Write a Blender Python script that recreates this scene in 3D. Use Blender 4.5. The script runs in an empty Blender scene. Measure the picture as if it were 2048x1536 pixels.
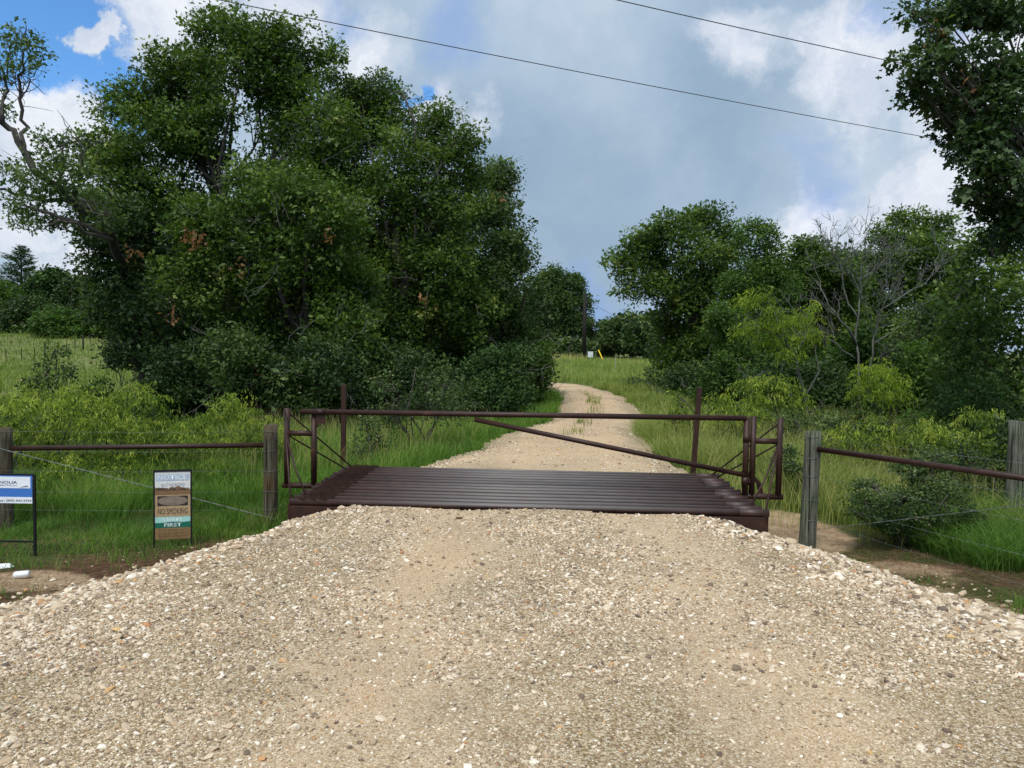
import bpy, math, random
import numpy as np
from mathutils import Vector, Matrix, noise as mnoise

rng = np.random.default_rng(7)
random.seed(7)
S = bpy.context.scene
C = bpy.context.scene.collection
PI = math.pi

# ------------------------------------------------------------------ camera
CAMH, FPX = 1.64, 1550.0
PITCH, ROLL = math.radians(2.64), math.radians(0.9)
cam_d = bpy.data.cameras.new('camera'); cam = bpy.data.objects.new('camera', cam_d); C.objects.link(cam)
cam_d.sensor_width = 36; cam_d.lens = 36*FPX/2048; cam_d.clip_start = .05; cam_d.clip_end = 3000
CM = Matrix.Translation((0, 0, CAMH)) @ Matrix.Rotation(PI/2-PITCH, 4, 'X') @ Matrix.Rotation(ROLL, 4, 'Z')
cam.matrix_world = CM
S.camera = cam
def RAY(px, py):
    return (CM.to_3x3() @ Vector(((px-1024)/FPX, (768-py)/FPX, -1)))
def P(px, py, D):
    d = RAY(px, py); t = D/d.y
    return Vector((d.x*t, D, CAMH+d.z*t))

# ------------------------------------------------------------------ terrain
def vnoise(x, y, scale, seed=0):
    r = np.random.default_rng(seed); T = r.random((256, 256))
    x = np.asarray(x, float)*scale+37.3; y = np.asarray(y, float)*scale+91.7
    xi = np.floor(x).astype(int); yi = np.floor(y).astype(int); fx = x-xi; fy = y-yi
    fx = fx*fx*(3-2*fx); fy = fy*fy*(3-2*fy)
    g = lambda a, b: T[a & 255, b & 255]
    return ((g(xi, yi)*(1-fx)+g(xi+1, yi)*fx)*(1-fy)+(g(xi, yi+1)*(1-fx)+g(xi+1, yi+1)*fx)*fy)*2-1
def sstep(a, b, x):
    t = np.clip((np.asarray(x, float)-a)/(b-a), 0, 1); return t*t*(3-2*t)
RY = [-8, 2, 3.5, 5.3, 6.4, 7.6, 8.2, 10.2, 11.9, 13.4, 16.6, 19, 22.5, 27.3, 33, 38, 44]
RC = [.0, .0, .0, .0, .05, .1, .12, .45, .6, .9, 1.45, 2.1, 2.55, 2.9, 2.75, 1.9, -1]
RH = [7, 5.5, 4.6, 3.85, 3.6, 3.0, 2.62, 2.25, 1.9, 1.5, 1.2, 1.12, 1.05, 1.0, .98, 1.1, 1.3]
def road_c(y): return np.interp(y, RY, RC)
def road_h(y): return np.interp(y, RY, RH)
CV = np.array([(2.9, 27.3), (2.8, 33), (2.3, 37), (.6, 40), (-3, 41.6), (-10, 42.5), (-30, 43)])
def edge_dist(x, y):
    """metres outside the gravel edge (negative = on gravel)"""
    x = np.asarray(x, float); y = np.asarray(y, float)
    e = np.abs(x-road_c(y))-road_h(y)
    e = np.where(y > 34, 9, e)
    dm = np.full(np.broadcast(x, y).shape, 1e9)
    for (a, b) in zip(CV[:-1], CV[1:]):
        ab = b-a; t = np.clip(((x-a[0])*ab[0]+(y-a[1])*ab[1])/(ab@ab), 0, 1)
        dm = np.minimum(dm, np.hypot(x-a[0]-t*ab[0], y-a[1]-t*ab[1]))
    e = np.minimum(e, dm-1.15)
    return e+.12*vnoise(x, y, .9, 3)+.06*vnoise(x, y, 3.1, 4)
def base_z(x, y):
    x = np.asarray(x, float); y = np.asarray(y, float)
    zc = np.interp(y, [0, 40, 93, 150, 400, 1500], [0, 0, .4, .7, 2.5, 6])
    zl = np.interp(y, [0, 12, 30, 55, 66, 72, 80, 90, 100, 118, 140, 300, 1500], [0, -.1, -.5, -.7, -.55, -.1, .9, 2.0, 2.9, 4.1, 5.2, 9, 14])
    w = sstep(-10, -34, x)
    return zc*(1-w)+zl*w
def road_z(x, y):
    x = np.asarray(x, float); y = np.asarray(y, float)
    e = edge_dist(x, y)
    k = np.interp(y, [0, 3, 5, 7, 9, 10.4, 14, 20], [.12, .16, .26, .42, .50, .22, .12, .08])
    wdt = np.interp(y, [0, 5, 8, 12, 20], [1.6, 1.4, 1.1, .7, .5])
    tr = -.02*np.exp(-((x+.62)/.33)**2)-.012*np.exp(-((x-1.25)/.35)**2)
    return base_z(x, y)-.035-k*sstep(-1, .12, e/wdt)+tr*(y < 9)+.03*np.exp(-((y+.0454*(x-.15)-7.9)/.35)**2)*sstep(2.1, 1.5, np.abs(x-.1))+.012*vnoise(x, y, 1.7, 5)
def on_guard(x, y, m=0):
    v = y+.0454*(x-.15)-7.9
    return (v > .0-m) & (v < 2.36+m) & (np.abs(x-.15) < 2.48+m)
def ground_z(x, y):
    x = np.asarray(x, float); y = np.asarray(y, float)
    e = edge_dist(x, y)
    dd = np.interp(y, [0, 4, 6, 7.5, 9, 11, 14, 20, 30], [.3, .3, .36, .5, .58, .55, .35, .2, .1])
    w = sstep(-.5, .5, e)
    z = road_z(x, y)*(1-w)+(base_z(x, y)-dd)*w-.03*(1-w)
    z = z+w*(.05*vnoise(x, y, .6, 6)+.025*vnoise(x, y, 2.2, 7))
    far = sstep(20, 60, y); z = z+w*far*.25*vnoise(x, y, .06, 8)
    v = y+.0454*(x-.15)-7.9
    pit = sstep(-.01, .06, v)*sstep(2.40, 2.3, v)*sstep(3.3, 2.9, np.abs(x-.15))
    return z*(1-pit)+np.minimum(z, -.52+.03*vnoise(x, y, 2, 9))*pit
def GZ(x, y): return float(ground_z(x, y))

# ------------------------------------------------------------------ materials
def nt(m):
    m.use_nodes = True; t = m.node_tree; t.nodes.clear(); return t
class NB:
    def __init__(s, t): s.t = t
    def n(s, ty, ins=None, **kw):
        d = s.t.nodes.new(ty)
        for k, v in kw.items(): setattr(d, k, v)
        for k, v in (ins or {}).items():
            if isinstance(v, bpy.types.NodeSocket): s.t.links.new(v, d.inputs[k])
            else: d.inputs[k].default_value = v
        return d
    def ramp(s, fac, stops, interp='LINEAR'):
        d = s.n('ShaderNodeValToRGB', {0: fac}); cr = d.color_ramp; cr.interpolation = interp
        while len(cr.elements) < len(stops): cr.elements.new(.5)
        for e, (p, c) in zip(cr.elements, stops):
            e.position = p; e.color = (*c, 1) if len(c) == 3 else c
        return d.outputs[0]
    def math(s, op, a, b=0.0, c=None, clamp=False):
        ins = {0: a, 1: b}
        if c is not None: ins[2] = c
        return s.n('ShaderNodeMath', ins, operation=op, use_clamp=clamp).outputs[0]
    def mix(s, f, a, b, bt='MIX'):
        return s.n('ShaderNodeMix', {0: f, 6: a, 7: b}, data_type='RGBA', blend_type=bt).outputs[2]
    def noise(s, vec, scale, detail=3, rough=.55):
        return s.n('ShaderNodeTexNoise', {'Vector': vec, 'Scale': scale, 'Detail': detail, 'Roughness': rough}).outputs['Fac']
    def vmath(s, op, a, b):
        return s.n('ShaderNodeVectorMath', {0: a, 1: b}, operation=op)
def rgb(*c): return (*c, 1.0)
def out_surface(b, sh):
    b.n('ShaderNodeOutputMaterial', {'Surface': sh})
def mat_leaf(name, stops, transl=.36, rough=.5, spec=.25):
    m = bpy.data.materials.new(name); b = NB(nt(m))
    a = b.n('ShaderNodeAttribute', attribute_name='tint').outputs['Fac']
    col = b.ramp(a, stops)
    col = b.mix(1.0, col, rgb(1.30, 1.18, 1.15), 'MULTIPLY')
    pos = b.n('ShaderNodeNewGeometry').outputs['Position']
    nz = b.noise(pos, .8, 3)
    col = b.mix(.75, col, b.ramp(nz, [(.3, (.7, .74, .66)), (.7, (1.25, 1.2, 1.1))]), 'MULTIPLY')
    p = b.n('ShaderNodeBsdfPrincipled', {'Base Color': col, 'Roughness': rough, 'Specular IOR Level': spec})
    tc = b.mix(1.0, col, rgb(1.25, 1.35, .6), 'MULTIPLY')
    t = b.n('ShaderNodeBsdfTranslucent', {'Color': tc})
    mx = b.n('ShaderNodeMixShader', {0: transl, 1: p.outputs[0], 2: t.outputs[0]})
    out_surface(b, mx.outputs[0]); return m
def mat_noise(name, stops, scale=8, stretch=(1, 1, 1), rough=.8, bump=.3, metal=0, detail=6, spec=.3, bdist=.01, fine=None):
    m = bpy.data.materials.new(name); b = NB(nt(m))
    tc = b.n('ShaderNodeTexCoord').outputs['Object']
    v = b.vmath('MULTIPLY', tc, stretch).outputs[0]
    nz = b.noise(v, scale, detail, .6)
    col = b.ramp(nz, stops)
    if fine:
        col = b.mix(.6, col, b.ramp(b.noise(v, fine, 4), [(.35, (.6, .6, .6)), (.65, (1.35, 1.35, 1.35))]), 'MULTIPLY')
    bp = b.n('ShaderNodeBump', {'Strength': bump, 'Distance': bdist, 'Height': nz})
    p = b.n('ShaderNodeBsdfPrincipled', {'Base Color': col, 'Roughness': rough, 'Metallic': metal, 'Specular IOR Level': spec, 'Normal': bp.outputs[0]})
    out_surface(b, p.outputs[0]); return m
def mat_flat(name, c, rough=.6, v=.15, scale=30):
    lo = tuple(x*(1-v) for x in c); hi = tuple(min(1, x*(1+v)) for x in c)
    return mat_noise(name, [(.3, lo), (.7, hi)], scale=scale, rough=rough, bump=.05, bdist=.002)

M = {}
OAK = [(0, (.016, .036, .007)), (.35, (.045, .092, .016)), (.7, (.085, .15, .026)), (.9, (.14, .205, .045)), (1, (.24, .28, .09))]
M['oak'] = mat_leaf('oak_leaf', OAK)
M['oak_dark'] = mat_leaf('oak_leaf_dark', [(0, (.010, .024, .007)), (.5, (.032, .066, .016)), (.85, (.065, .115, .028)), (1, (.13, .17, .05))], .25, .5, .3)  # darker oak leaf; also carries painted grove shade and silhouette
M['oak_blue'] = mat_leaf('oak_leaf_greyish', [(0, (.018, .040, .012)), (.5, (.055, .10, .028)), (.85, (.10, .16, .05)), (1, (.18, .23, .10))])
M['ash'] = mat_leaf('ash_leaf', [(0, (.018, .048, .009)), (.5, (.048, .105, .017)), (1, (.11, .19, .035))], .35)
M['cedar'] = mat_leaf('cedar_leaf', [(0, (.012, .034, .009)), (.6, (.035, .08, .018)), (1, (.07, .13, .035))], .12, .7, .2)
M['lime'] = mat_leaf('mesquite_leaf', [(0, (.06, .11, .012)), (.5, (.13, .21, .02)), (1, (.23, .31, .04))], .45, .55, .25)
M['weed'] = mat_leaf('weed_leaf', [(0, (.024, .055, .009)), (.3, (.065, .12, .018)), (.6, (.16, .24, .032)), (1, (.32, .39, .07))], .42, .55, .25)
M['shrub'] = mat_leaf('shrub_leaf', [(0, (.02, .045, .012)), (.5, (.055, .10, .03)), (.85, (.12, .17, .06)), (1, (.24, .27, .13))], .3)
M['dead'] = mat_leaf('dead_leaf', [(0, (.13, .065, .035)), (1, (.32, .18, .10))], .3, .7, .2)
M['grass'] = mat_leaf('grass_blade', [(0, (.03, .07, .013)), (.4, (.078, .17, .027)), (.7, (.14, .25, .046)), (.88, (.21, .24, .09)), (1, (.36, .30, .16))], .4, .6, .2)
M['drygrass'] = mat_leaf('dry_grass_blade', [(0, (.05, .09, .022)), (.3, (.12, .19, .045)), (.65, (.24, .30, .09)), (.9, (.40, .37, .18)), (1, (.36, .25, .14))], .4, .65, .2)
M['straw'] = mat_leaf('brown_straw', [(0, (.05, .028, .018)), (.5, (.13, .075, .045)), (1, (.30, .20, .12))], .2, .7, .15)
M['bark'] = mat_noise('oak_bark', [(.3, (.018, .015, .012)), (.7, (.085, .075, .062))], 14, (1, 1, .25), .9, .8)
M['barkpale'] = mat_noise('pale_bark', [(.3, (.16, .145, .12)), (.7, (.38, .36, .31))], 18, (1, 1, .3), .9, .6)
M['barkgrey'] = mat_noise('lichen_grey_bark', [(.3, (.06, .062, .05)), (.7, (.17, .17, .14))], 18, (1, 1, .3), .9, .6)
M['rust'] = mat_noise('brown_painted_steel', [(.25, (.020, .008, .0055)), (.6, (.040, .016, .010)), (.78, (.085, .036, .020))], 6, rough=.5, bump=.15, bdist=.003, spec=.3, fine=60)
M['worn'] = None
M['black'] = mat_flat('black_steel', (.008, .008, .009), .5)
M['wire'] = mat_noise('galvanised_wire', [(.3, (.12, .12, .115)), (.7, (.28, .28, .27))], 40, rough=.6, metal=.6, bump=0)
M['cable'] = mat_flat('power_cable', (.035, .035, .04), .6)
M['can'] = mat_noise('aluminium_can', [(.45, (.78, .78, .77)), (.55, (.62, .63, .65)), (.6, (.75, .75, .74))], 22, rough=.35, metal=.3, bump=.1)
M['paper'] = mat_flat('crumpled_paper', (.75, .75, .76), .7)
M['yellow'] = mat_flat('yellow_plastic', (.75, .52, .01), .5)
M['whitebox'] = mat_flat('pale_grey_paint', (.55, .58, .6), .5)
M['polewood'] = mat_noise('creosote_pole', [(.3, (.008, .006, .005)), (.7, (.018, .014, .011))], 10, (1, 1, .1))

def mat_worn_pipe():
    m = bpy.data.materials.new('worn_pipe_steel'); b = NB(nt(m))
    g = b.n('ShaderNodeNewGeometry'); pos = g.outputs['Position']
    sx = b.n('ShaderNodeSeparateXYZ', {0: pos}).outputs
    nx = b.n('ShaderNodeSeparateXYZ', {0: g.outputs['Normal']}).outputs
    # tyres polish the tops of the middle of every pipe
    d = b.math('ABSOLUTE', b.math('SUBTRACT', sx[0], .35))
    w = b.n('ShaderNodeMapRange', {0: d, 1: 2.3, 2: .7, 3: 0., 4: 1.}).outputs[0]
    nz = b.noise(b.vmath('MULTIPLY', pos, (1, 8, 8)).outputs[0], 4, 5)
    f = b.math('MULTIPLY', b.math('MULTIPLY', w, nx[2], clamp=True), b.math('ADD', nz, .45), clamp=True)
    br = b.ramp(b.noise(pos, 7, 6), [(.3, (.024, .010, .007)), (.7, (.055, .023, .015))])
    col = b.mix(f, br, rgb(.14, .125, .115))
    p = b.n('ShaderNodeBsdfPrincipled', {'Base Color': col, 'Roughness': .52, 'Metallic': .1, 'Specular IOR Level': .5})
    out_surface(b, p.outputs[0]); return m
M['worn'] = mat_worn_pipe()

def mat_post(name, lo, hi, tintc):
    m = bpy.data.materials.new(name); b = NB(nt(m))
    tc = b.n('ShaderNodeTexCoord').outputs['Object']
    v = b.vmath('MULTIPLY', tc, (1, 1, .07)).outputs[0]
    wv = b.n('ShaderNodeTexNoise', {'Vector': v, 'Scale': 42, 'Detail': 6, 'Roughness': .65, 'Distortion': .6}).outputs['Fac']
    v2 = b.vmath('MULTIPLY', tc, (1, 1, .25)).outputs[0]
    kn = b.n('ShaderNodeTexVoronoi', {'Vector': v2, 'Scale': 9}).outputs['Distance']
    col = b.ramp(wv, [(.35, lo), (.5, tuple((a+c)/2 for a, c in zip(lo, hi))), (.62, hi)])
    big = b.noise(tc, 3.2, 4)
    col = b.mix(b.ramp(big, [(.45, (0, 0, 0)), (.65, (1, 1, 1))]), col, b.mix(1.0, col, rgb(*tintc), 'MULTIPLY'))
    crack = b.ramp(b.noise(b.vmath('MULTIPLY', tc, (1, 1, .03)).outputs[0], 30, 2), [(.36, (.15, .15, .15)), (.42, (1, 1, 1))])
    col = b.mix(1.0, col, crack, 'MULTIPLY')
    col = b.mix(b.ramp(kn, [(.05, (.6, .6, .6)), (.14, (0, 0, 0))]), col, rgb(.03, .025, .02))
    bp = b.n('ShaderNodeBump', {'Strength': .7, 'Distance': .01, 'Height': wv})
    p = b.n('ShaderNodeBsdfPrincipled', {'Base Color': col, 'Roughness': .9, 'Specular IOR Level': .15, 'Normal': bp.outputs[0]})
    out_surface(b, p.outputs[0]); return m
M['post_green'] = mat_post('weathered_green_wood', (.04, .041, .031), (.15, .148, .115), (.82, .97, .78))
M['post_brown'] = mat_post('weathered_brown_wood', (.03, .026, .018), (.12, .105, .07), (1.1, .8, .55))

def mat_ground():
    m = bpy.data.materials.new('soil_and_turf'); b = NB(nt(m))
    pos = b.n('ShaderNodeNewGeometry').outputs['Position']
    sand = b.n('ShaderNodeAttribute', attribute_name='sand').outputs['Fac']
    dry = b.n('ShaderNodeAttribute', attribute_name='dry').outputs['Fac']
    n1 = b.noise(pos, 1.6, 8, .65); n2 = b.noise(pos, 14, 6, .7); n3 = b.noise(pos, .09, 5, .6)
    green = b.ramp(n2, [(.3, (.018, .032, .008)), (.6, (.05, .09, .018)), (.8, (.09, .10, .03))])
    gold = b.ramp(n2, [(.3, (.09, .11, .03)), (.6, (.19, .21, .07)), (.8, (.28, .26, .11))])
    col = b.mix(b.math('ADD', dry, b.math('MULTIPLY', b.math('SUBTRACT', n3, .5), 1.2), clamp=True), green, gold)
    litter = b.ramp(n2, [(.35, (.035, .02, .012)), (.55, (.11, .055, .03)), (.75, (.2, .13, .07))])
    lit = b.n('ShaderNodeAttribute', attribute_name='litter').outputs['Fac']
    col = b.mix(b.math('ADD', b.math('MULTIPLY', lit, .95), b.ramp(n1, [(.5, (0, 0, 0)), (.62, (.5, .5, .5))]), clamp=True), col, litter)
    sd = b.ramp(b.noise(pos, 5, 8, .7), [(.3, (.26, .17, .10)), (.7, (.46, .33, .20))])
    col = b.mix(b.ramp(b.math('ADD', sand, b.math('MULTIPLY', b.math('SUBTRACT', n1, .5), 1.3)), [(.38, (0, 0, 0)), (.62, (1, 1, 1))]), col, sd)
    col = b.mix(b.ramp(b.noise(pos, 30, 5, .75), [(.56, (0, 0, 0)), (.66, (.7, .7, .7))]), col, rgb(.07, .04, .025))
    bp = b.n('ShaderNodeBump', {'Strength': .8, 'Distance': .04, 'Height': b.math('ADD', n2, b.math('MULTIPLY', b.noise(pos, 45, 5, .7), .4))})
    p = b.n('ShaderNodeBsdfPrincipled', {'Base Color': col, 'Roughness': .95, 'Specular IOR Level': .1, 'Normal': bp.outputs[0]})
    out_surface(b, p.outputs[0]); return m
M['ground'] = mat_ground()
def mat_road():
    m = bpy.data.materials.new('road_gravel'); b = NB(nt(m))
    pos = b.n('ShaderNodeNewGeometry').outputs['Position']
    wob = b.n('ShaderNodeTexNoise', {'Vector': pos, 'Scale': 40., 'Detail': 2.}).outputs['Color']
    pv = b.vmath('ADD', pos, b.vmath('MULTIPLY', wob, (.012, .012, .012)).outputs[0]).outputs[0]
    vo = b.n('ShaderNodeTexVoronoi', {'Vector': pv, 'Scale': 75., 'Randomness': 1.})
    vf = b.n('ShaderNodeTexVoronoi', {'Vector': pv, 'Scale': 190., 'Randomness': 1.})
    cr = b.n('ShaderNodeSeparateColor', {0: vo.outputs['Color']}).outputs
    cf = b.n('ShaderNodeSeparateColor', {0: vf.outputs['Color']}).outputs
    peb = b.ramp(cr[0], [(0, (.30, .22, .14)), (.3, (.46, .36, .23)), (.6, (.58, .48, .33)), (.85, (.68, .60, .47)), (1, (.74, .7, .61))])
    fin = b.ramp(cf[1], [(0, (.30, .19, .11)), (.5, (.49, .35, .22)), (1, (.64, .51, .37))])
    dk = b.ramp(vo.outputs['Distance'], [(.35, (1, 1, 1)), (.75, (.55, .50, .44))])  # shade in the pebble crevices, painted darker toward cell borders
    peb = b.mix(1.0, peb, dk, 'MULTIPLY')
    sand = b.n('ShaderNodeAttribute', attribute_name='sand').outputs['Fac']
    n1 = b.noise(pos, 2.2, 7, .65)
    f = b.math('ADD', sand, b.math('MULTIPLY', b.math('SUBTRACT', n1, .5), 1.6), clamp=True)
    col = b.mix(f, peb, fin)
    col = b.mix(.8, col, b.ramp(b.noise(pos, .8, 5, .6), [(.3, (.76, .735, .68)), (.7, (1.14, 1.10, .99))]), 'MULTIPLY')
    col = b.mix(1.0, col, b.ramp(f, [(0, (.80, .77, .72)), (.6, (1, 1, 1))]), 'MULTIPLY')  # stony base darkened as well, painted shade between the loose stones
    h = b.math('ADD', b.math('MULTIPLY', vo.outputs['Distance'], b.math('SUBTRACT', 1.15, f)), b.math('MULTIPLY', vf.outputs['Distance'], .3))
    bp = b.n('ShaderNodeBump', {'Strength': 1., 'Distance': .007, 'Height': b.math('MULTIPLY', h, -1.)})
    p = b.n('ShaderNodeBsdfPrincipled', {'Base Color': col, 'Roughness': .9, 'Specular IOR Level': .2, 'Normal': bp.outputs[0]})
    out_surface(b, p.outputs[0]); return m
M['road'] = mat_road()
def mat_stone():
    m = bpy.data.materials.new('crushed_stone'); b = NB(nt(m))
    a = b.n('ShaderNodeAttribute', attribute_name='tint').outputs['Fac']
    col = b.ramp(a, [(0, (.13, .10, .08)), (.10, (.26, .20, .14)), (.35, (.44, .34, .235)), (.62, (.56, .46, .335)), (.85, (.67, .59, .47)), (.96, (.82, .77, .69)), (.968, (.56, .33, .14)), (.988, (.40, .20, .11)), (1, (.60, .42, .20))])
    pos = b.n('ShaderNodeNewGeometry').outputs['Position']
    col = b.mix(.7, col, b.ramp(b.noise(pos, 90, 4), [(.3, (.7, .68, .64)), (.7, (1.15, 1.13, 1.1))]), 'MULTIPLY')
    col = b.mix(.7, col, b.ramp(b.noise(pos, 1.1, 4), [(.3, (.82, .78, .74)), (.7, (1.13, 1.06, .98))]), 'MULTIPLY')
    p = b.n('ShaderNodeBsdfPrincipled', {'Base Color': col, 'Roughness': .85, 'Specular IOR Level': .25})
    out_surface(b, p.outputs[0]); return m
M['stone'] = mat_stone()

# ------------------------------------------------------------------ objects
def tag(o, label=None, cat=None, group=None, kind=None):
    if label: o['label'] = label
    if cat: o['category'] = cat
    if group: o['group'] = group
    if kind: o['kind'] = kind
    return o
def thing(name, loc, label, cat, group=None, rz=0):
    o = bpy.data.objects.new(name, None); C.objects.link(o); o.location = loc; o.rotation_euler = (0, 0, rz)
    o.empty_display_size = .1
    return tag(o, label, cat, group)
def link(name, me, mat, parent=None, world=None):
    o = bpy.data.objects.new(name, me); C.objects.link(o)
    if mat is not None and len(me.materials) == 0: me.materials.append(mat)
    if parent is not None: o.parent = parent
    return o
def np_mesh(name, V, F, tint=None, smooth=False, attrs=None):
    """V (n,3), F (m,k) one polygon size"""
    me = bpy.data.meshes.new(name); V = np.ascontiguousarray(V, np.float32); F = np.ascontiguousarray(F, np.int32)
    me.vertices.add(len(V)); me.vertices.foreach_set('co', V.ravel())
    k = F.shape[1]
    me.loops.add(F.size); me.loops.foreach_set('vertex_index', F.ravel())
    me.polygons.add(len(F)); me.polygons.foreach_set('loop_start', np.arange(0, F.size, k, dtype=np.int32))
    try: me.polygons.foreach_set('loop_total', np.full(len(F), k, np.int32))
    except Exception: pass
    me.polygons.foreach_set('use_smooth', np.full(len(F), smooth))
    at = dict(attrs or {})
    if tint is not None: at['tint'] = tint
    for nme, val in at.items():
        a = me.attributes.new(nme, 'FLOAT', 'POINT'); a.data.foreach_set('value', np.ascontiguousarray(val, np.float32))
    me.update(calc_edges=True); me.validate()
    return me
class MB:
    def __init__(s): s.v = []; s.f = []; s.sm = []
    def box(s, c, size, rz=0, rx=0, ry=0):
        R = Matrix.Rotation(rz, 3, 'Z') @ Matrix.Rotation(ry, 3, 'Y') @ Matrix.Rotation(rx, 3, 'X')
        b = len(s.v); c = Vector(c)
        for x in (-.5, .5):
            for y in (-.5, .5):
                for z in (-.5, .5): s.v.append(c+R @ Vector((x*size[0], y*size[1], z*size[2])))
        for q in ((0, 1, 3, 2), (4, 6, 7, 5), (0, 4, 5, 1), (2, 3, 7, 6), (0, 2, 6, 4), (1, 5, 7, 3)):
            s.f.append(tuple(b+i for i in q)); s.sm.append(False)
        return s
    def tube(s, pts, rad, n=12, cap=True, jit=0):
        pts = [Vector(p) for p in pts]
        if not hasattr(rad, '__len__'): rad = [rad]*len(pts)
        b = len(s.v); up = None
        for i, p in enumerate(pts):
            d = (pts[min(i+1, len(pts)-1)]-pts[max(i-1, 0)]).normalized()
            if up is None:
                up = d.orthogonal().normalized()
            else:
                up = (up-d*up.dot(d)); up = up.normalized() if up.length > 1e-6 else d.orthogonal().normalized()
            w = d.cross(up)
            for k in range(n):
                a = 2*PI*k/n; r = rad[i]*(1+(random.uniform(-jit, jit) if jit else 0))
                s.v.append(p+(up*math.cos(a)+w*math.sin(a))*r)
        for i in range(len(pts)-1):
            for k in range(n):
                k2 = (k+1) % n
                s.f.append((b+i*n+k, b+i*n+k2, b+(i+1)*n+k2, b+(i+1)*n+k)); s.sm.append(True)
        if cap:
            s.f.append(tuple(b+k for k in range(n))[::-1]); s.sm.append(False)
            e = b+(len(pts)-1)*n; s.f.append(tuple(e+k for k in range(n))); s.sm.append(False)
        return s
    def poly(s, pts, faces):
        b = len(s.v); s.v += [Vector(p) for p in pts]
        for f in faces: s.f.append(tuple(b+i for i in f)); s.sm.append(False)
        return s
    def build(s, name, mat, parent=None, off=None, bevel=0):
        me = bpy.data.meshes.new(name)
        vv = [tuple(v-off) for v in s.v] if off is not None else [tuple(v) for v in s.v]
        me.from_pydata(vv, [], s.f); me.polygons.foreach_set('use_smooth', s.sm); me.update()
        o = link(name, me, mat, parent)
        if bevel:
            md = o.modifiers.new('bevel', 'BEVEL'); md.width = bevel; md.segments = 2; md.limit_method = 'ANGLE'
        return o

# ------------------------------------------------------------------ ground + road sheets
def grid_mesh(xs, ys, zf, keep=None, attrs=None):
    X, Y = np.meshgrid(xs, ys); Z = zf(X, Y)
    V = np.stack([X.ravel(), Y.ravel(), Z.ravel()], 1)
    nx, ny = len(xs), len(ys)
    i, j = np.meshgrid(np.arange(nx-1), np.arange(ny-1)); a = (j*nx+i).ravel()
    F = np.stack([a, a+1, a+nx+1, a+nx], 1)
    if keep is not None:
        cx = V[F, 0].mean(1); cy = V[F, 1].mean(1); F = F[keep(cx, cy)]
        used, inv = np.unique(F.ravel(), return_inverse=True); V = V[used]; F = inv.reshape(F.shape)
    at = {k: f(V[:, 0], V[:, 1]) for k, f in (attrs or {}).items()}
    return V, F, at
def spread(lim, fine, start, g=1.09):
    out = [0.0]; step = fine
    while out[-1] < lim:
        if out[-1] > start: step *= g
        out.append(out[-1]+step)
    return np.array(out)
def sand_f(x, y):
    s = np.maximum(1-np.hypot((x-3.5)/.95, (y-9.5)/1.5), 0)*1.8
    s = np.maximum(s, np.maximum(1-np.hypot((x-3.9)/1.0, (y-7.5)/1.3), 0)*.75)
    s = np.maximum(s, np.maximum(1-np.hypot((x+4.25)/1.0, (y-6.45)/.65), 0)*1.6)
    s = np.maximum(s, .55*sstep(.7, .0, np.abs(edge_dist(x, y)))*(y < 12))
    return np.clip(s, 0, 1)
def litter_f(x, y):
    e = edge_dist(x, y)
    return np.clip(sstep(2.3, .9, e)*(y < 10)*(y > 2)*np.where(x < 0, 1, sstep(.8, 2, y-5))*(.75+.5*vnoise(x, y, 1.4, 95)), 0, 1)
def dry_f(x, y):
    d = sstep(14, 30, y)*.9
    d = np.maximum(d, .5*sstep(2, 5, x)*sstep(8, 10, y))
    return d
sx = spread(900, .1, 8, 1.1); xs = np.concatenate([-sx[::-1], sx[1:]])
sy = spread(1500, .09, 13, 1.055)-8
V, F, at = grid_mesh(xs, np.concatenate([sy]), ground_z, None, {'sand': sand_f, 'dry': dry_f, 'litter': litter_f})
g = link('ground', np_mesh('ground', V, F, smooth=True, attrs=at), M['ground']); tag(g, kind='structure', label='grassy sandy ground around the gravel road', cat='ground')
def track_f(x, y):
    wv = .25*vnoise(x, y, .8, 91); a = np.exp(-((x+.62+.03*(y-5)+wv)/.58)**2)*1.0*(.7+.35*sstep(-.6, .3, vnoise(x, y, 1.1, 92))); b = np.exp(-((x-1.3+wv)/.5)**2)*.75
    nearf = np.where(y < 9, np.maximum(a, b), .0)
    back = np.where(y >= 9, .9*sstep(9, 13, y)*sstep(-.1, -.7, edge_dist(x, y))+.2, 0)
    return np.clip(nearf+back, 0, 1)
rx = np.arange(-9, 9.01, .08); ry1 = np.arange(-6, 8.1, .06)
V, F, at = grid_mesh(rx, ry1, road_z, lambda x, y: (edge_dist(x, y) < .30) & (y+.0454*(x-.15) < 7.86), {'sand': track_f})
r1 = link('gravel_apron', np_mesh('gravel_apron', V, F, smooth=True, attrs=at), M['road']); tag(r1, kind='structure', label='pale crushed stone apron in front of the cattle guard', cat='road')
V, F, at = grid_mesh(np.arange(-32, 6, .1), np.arange(10.0, 46, .1), road_z, lambda x, y: (edge_dist(x, y) < .12) & (y+.0454*(x-.15) > 10.28), {'sand': track_f})
r2 = link('gravel_road', np_mesh('gravel_road', V, F, smooth=True, attrs=at), M['road']); tag(r2, kind='structure', label='narrow gravel road winding away beyond the cattle guard', cat='road')

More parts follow.
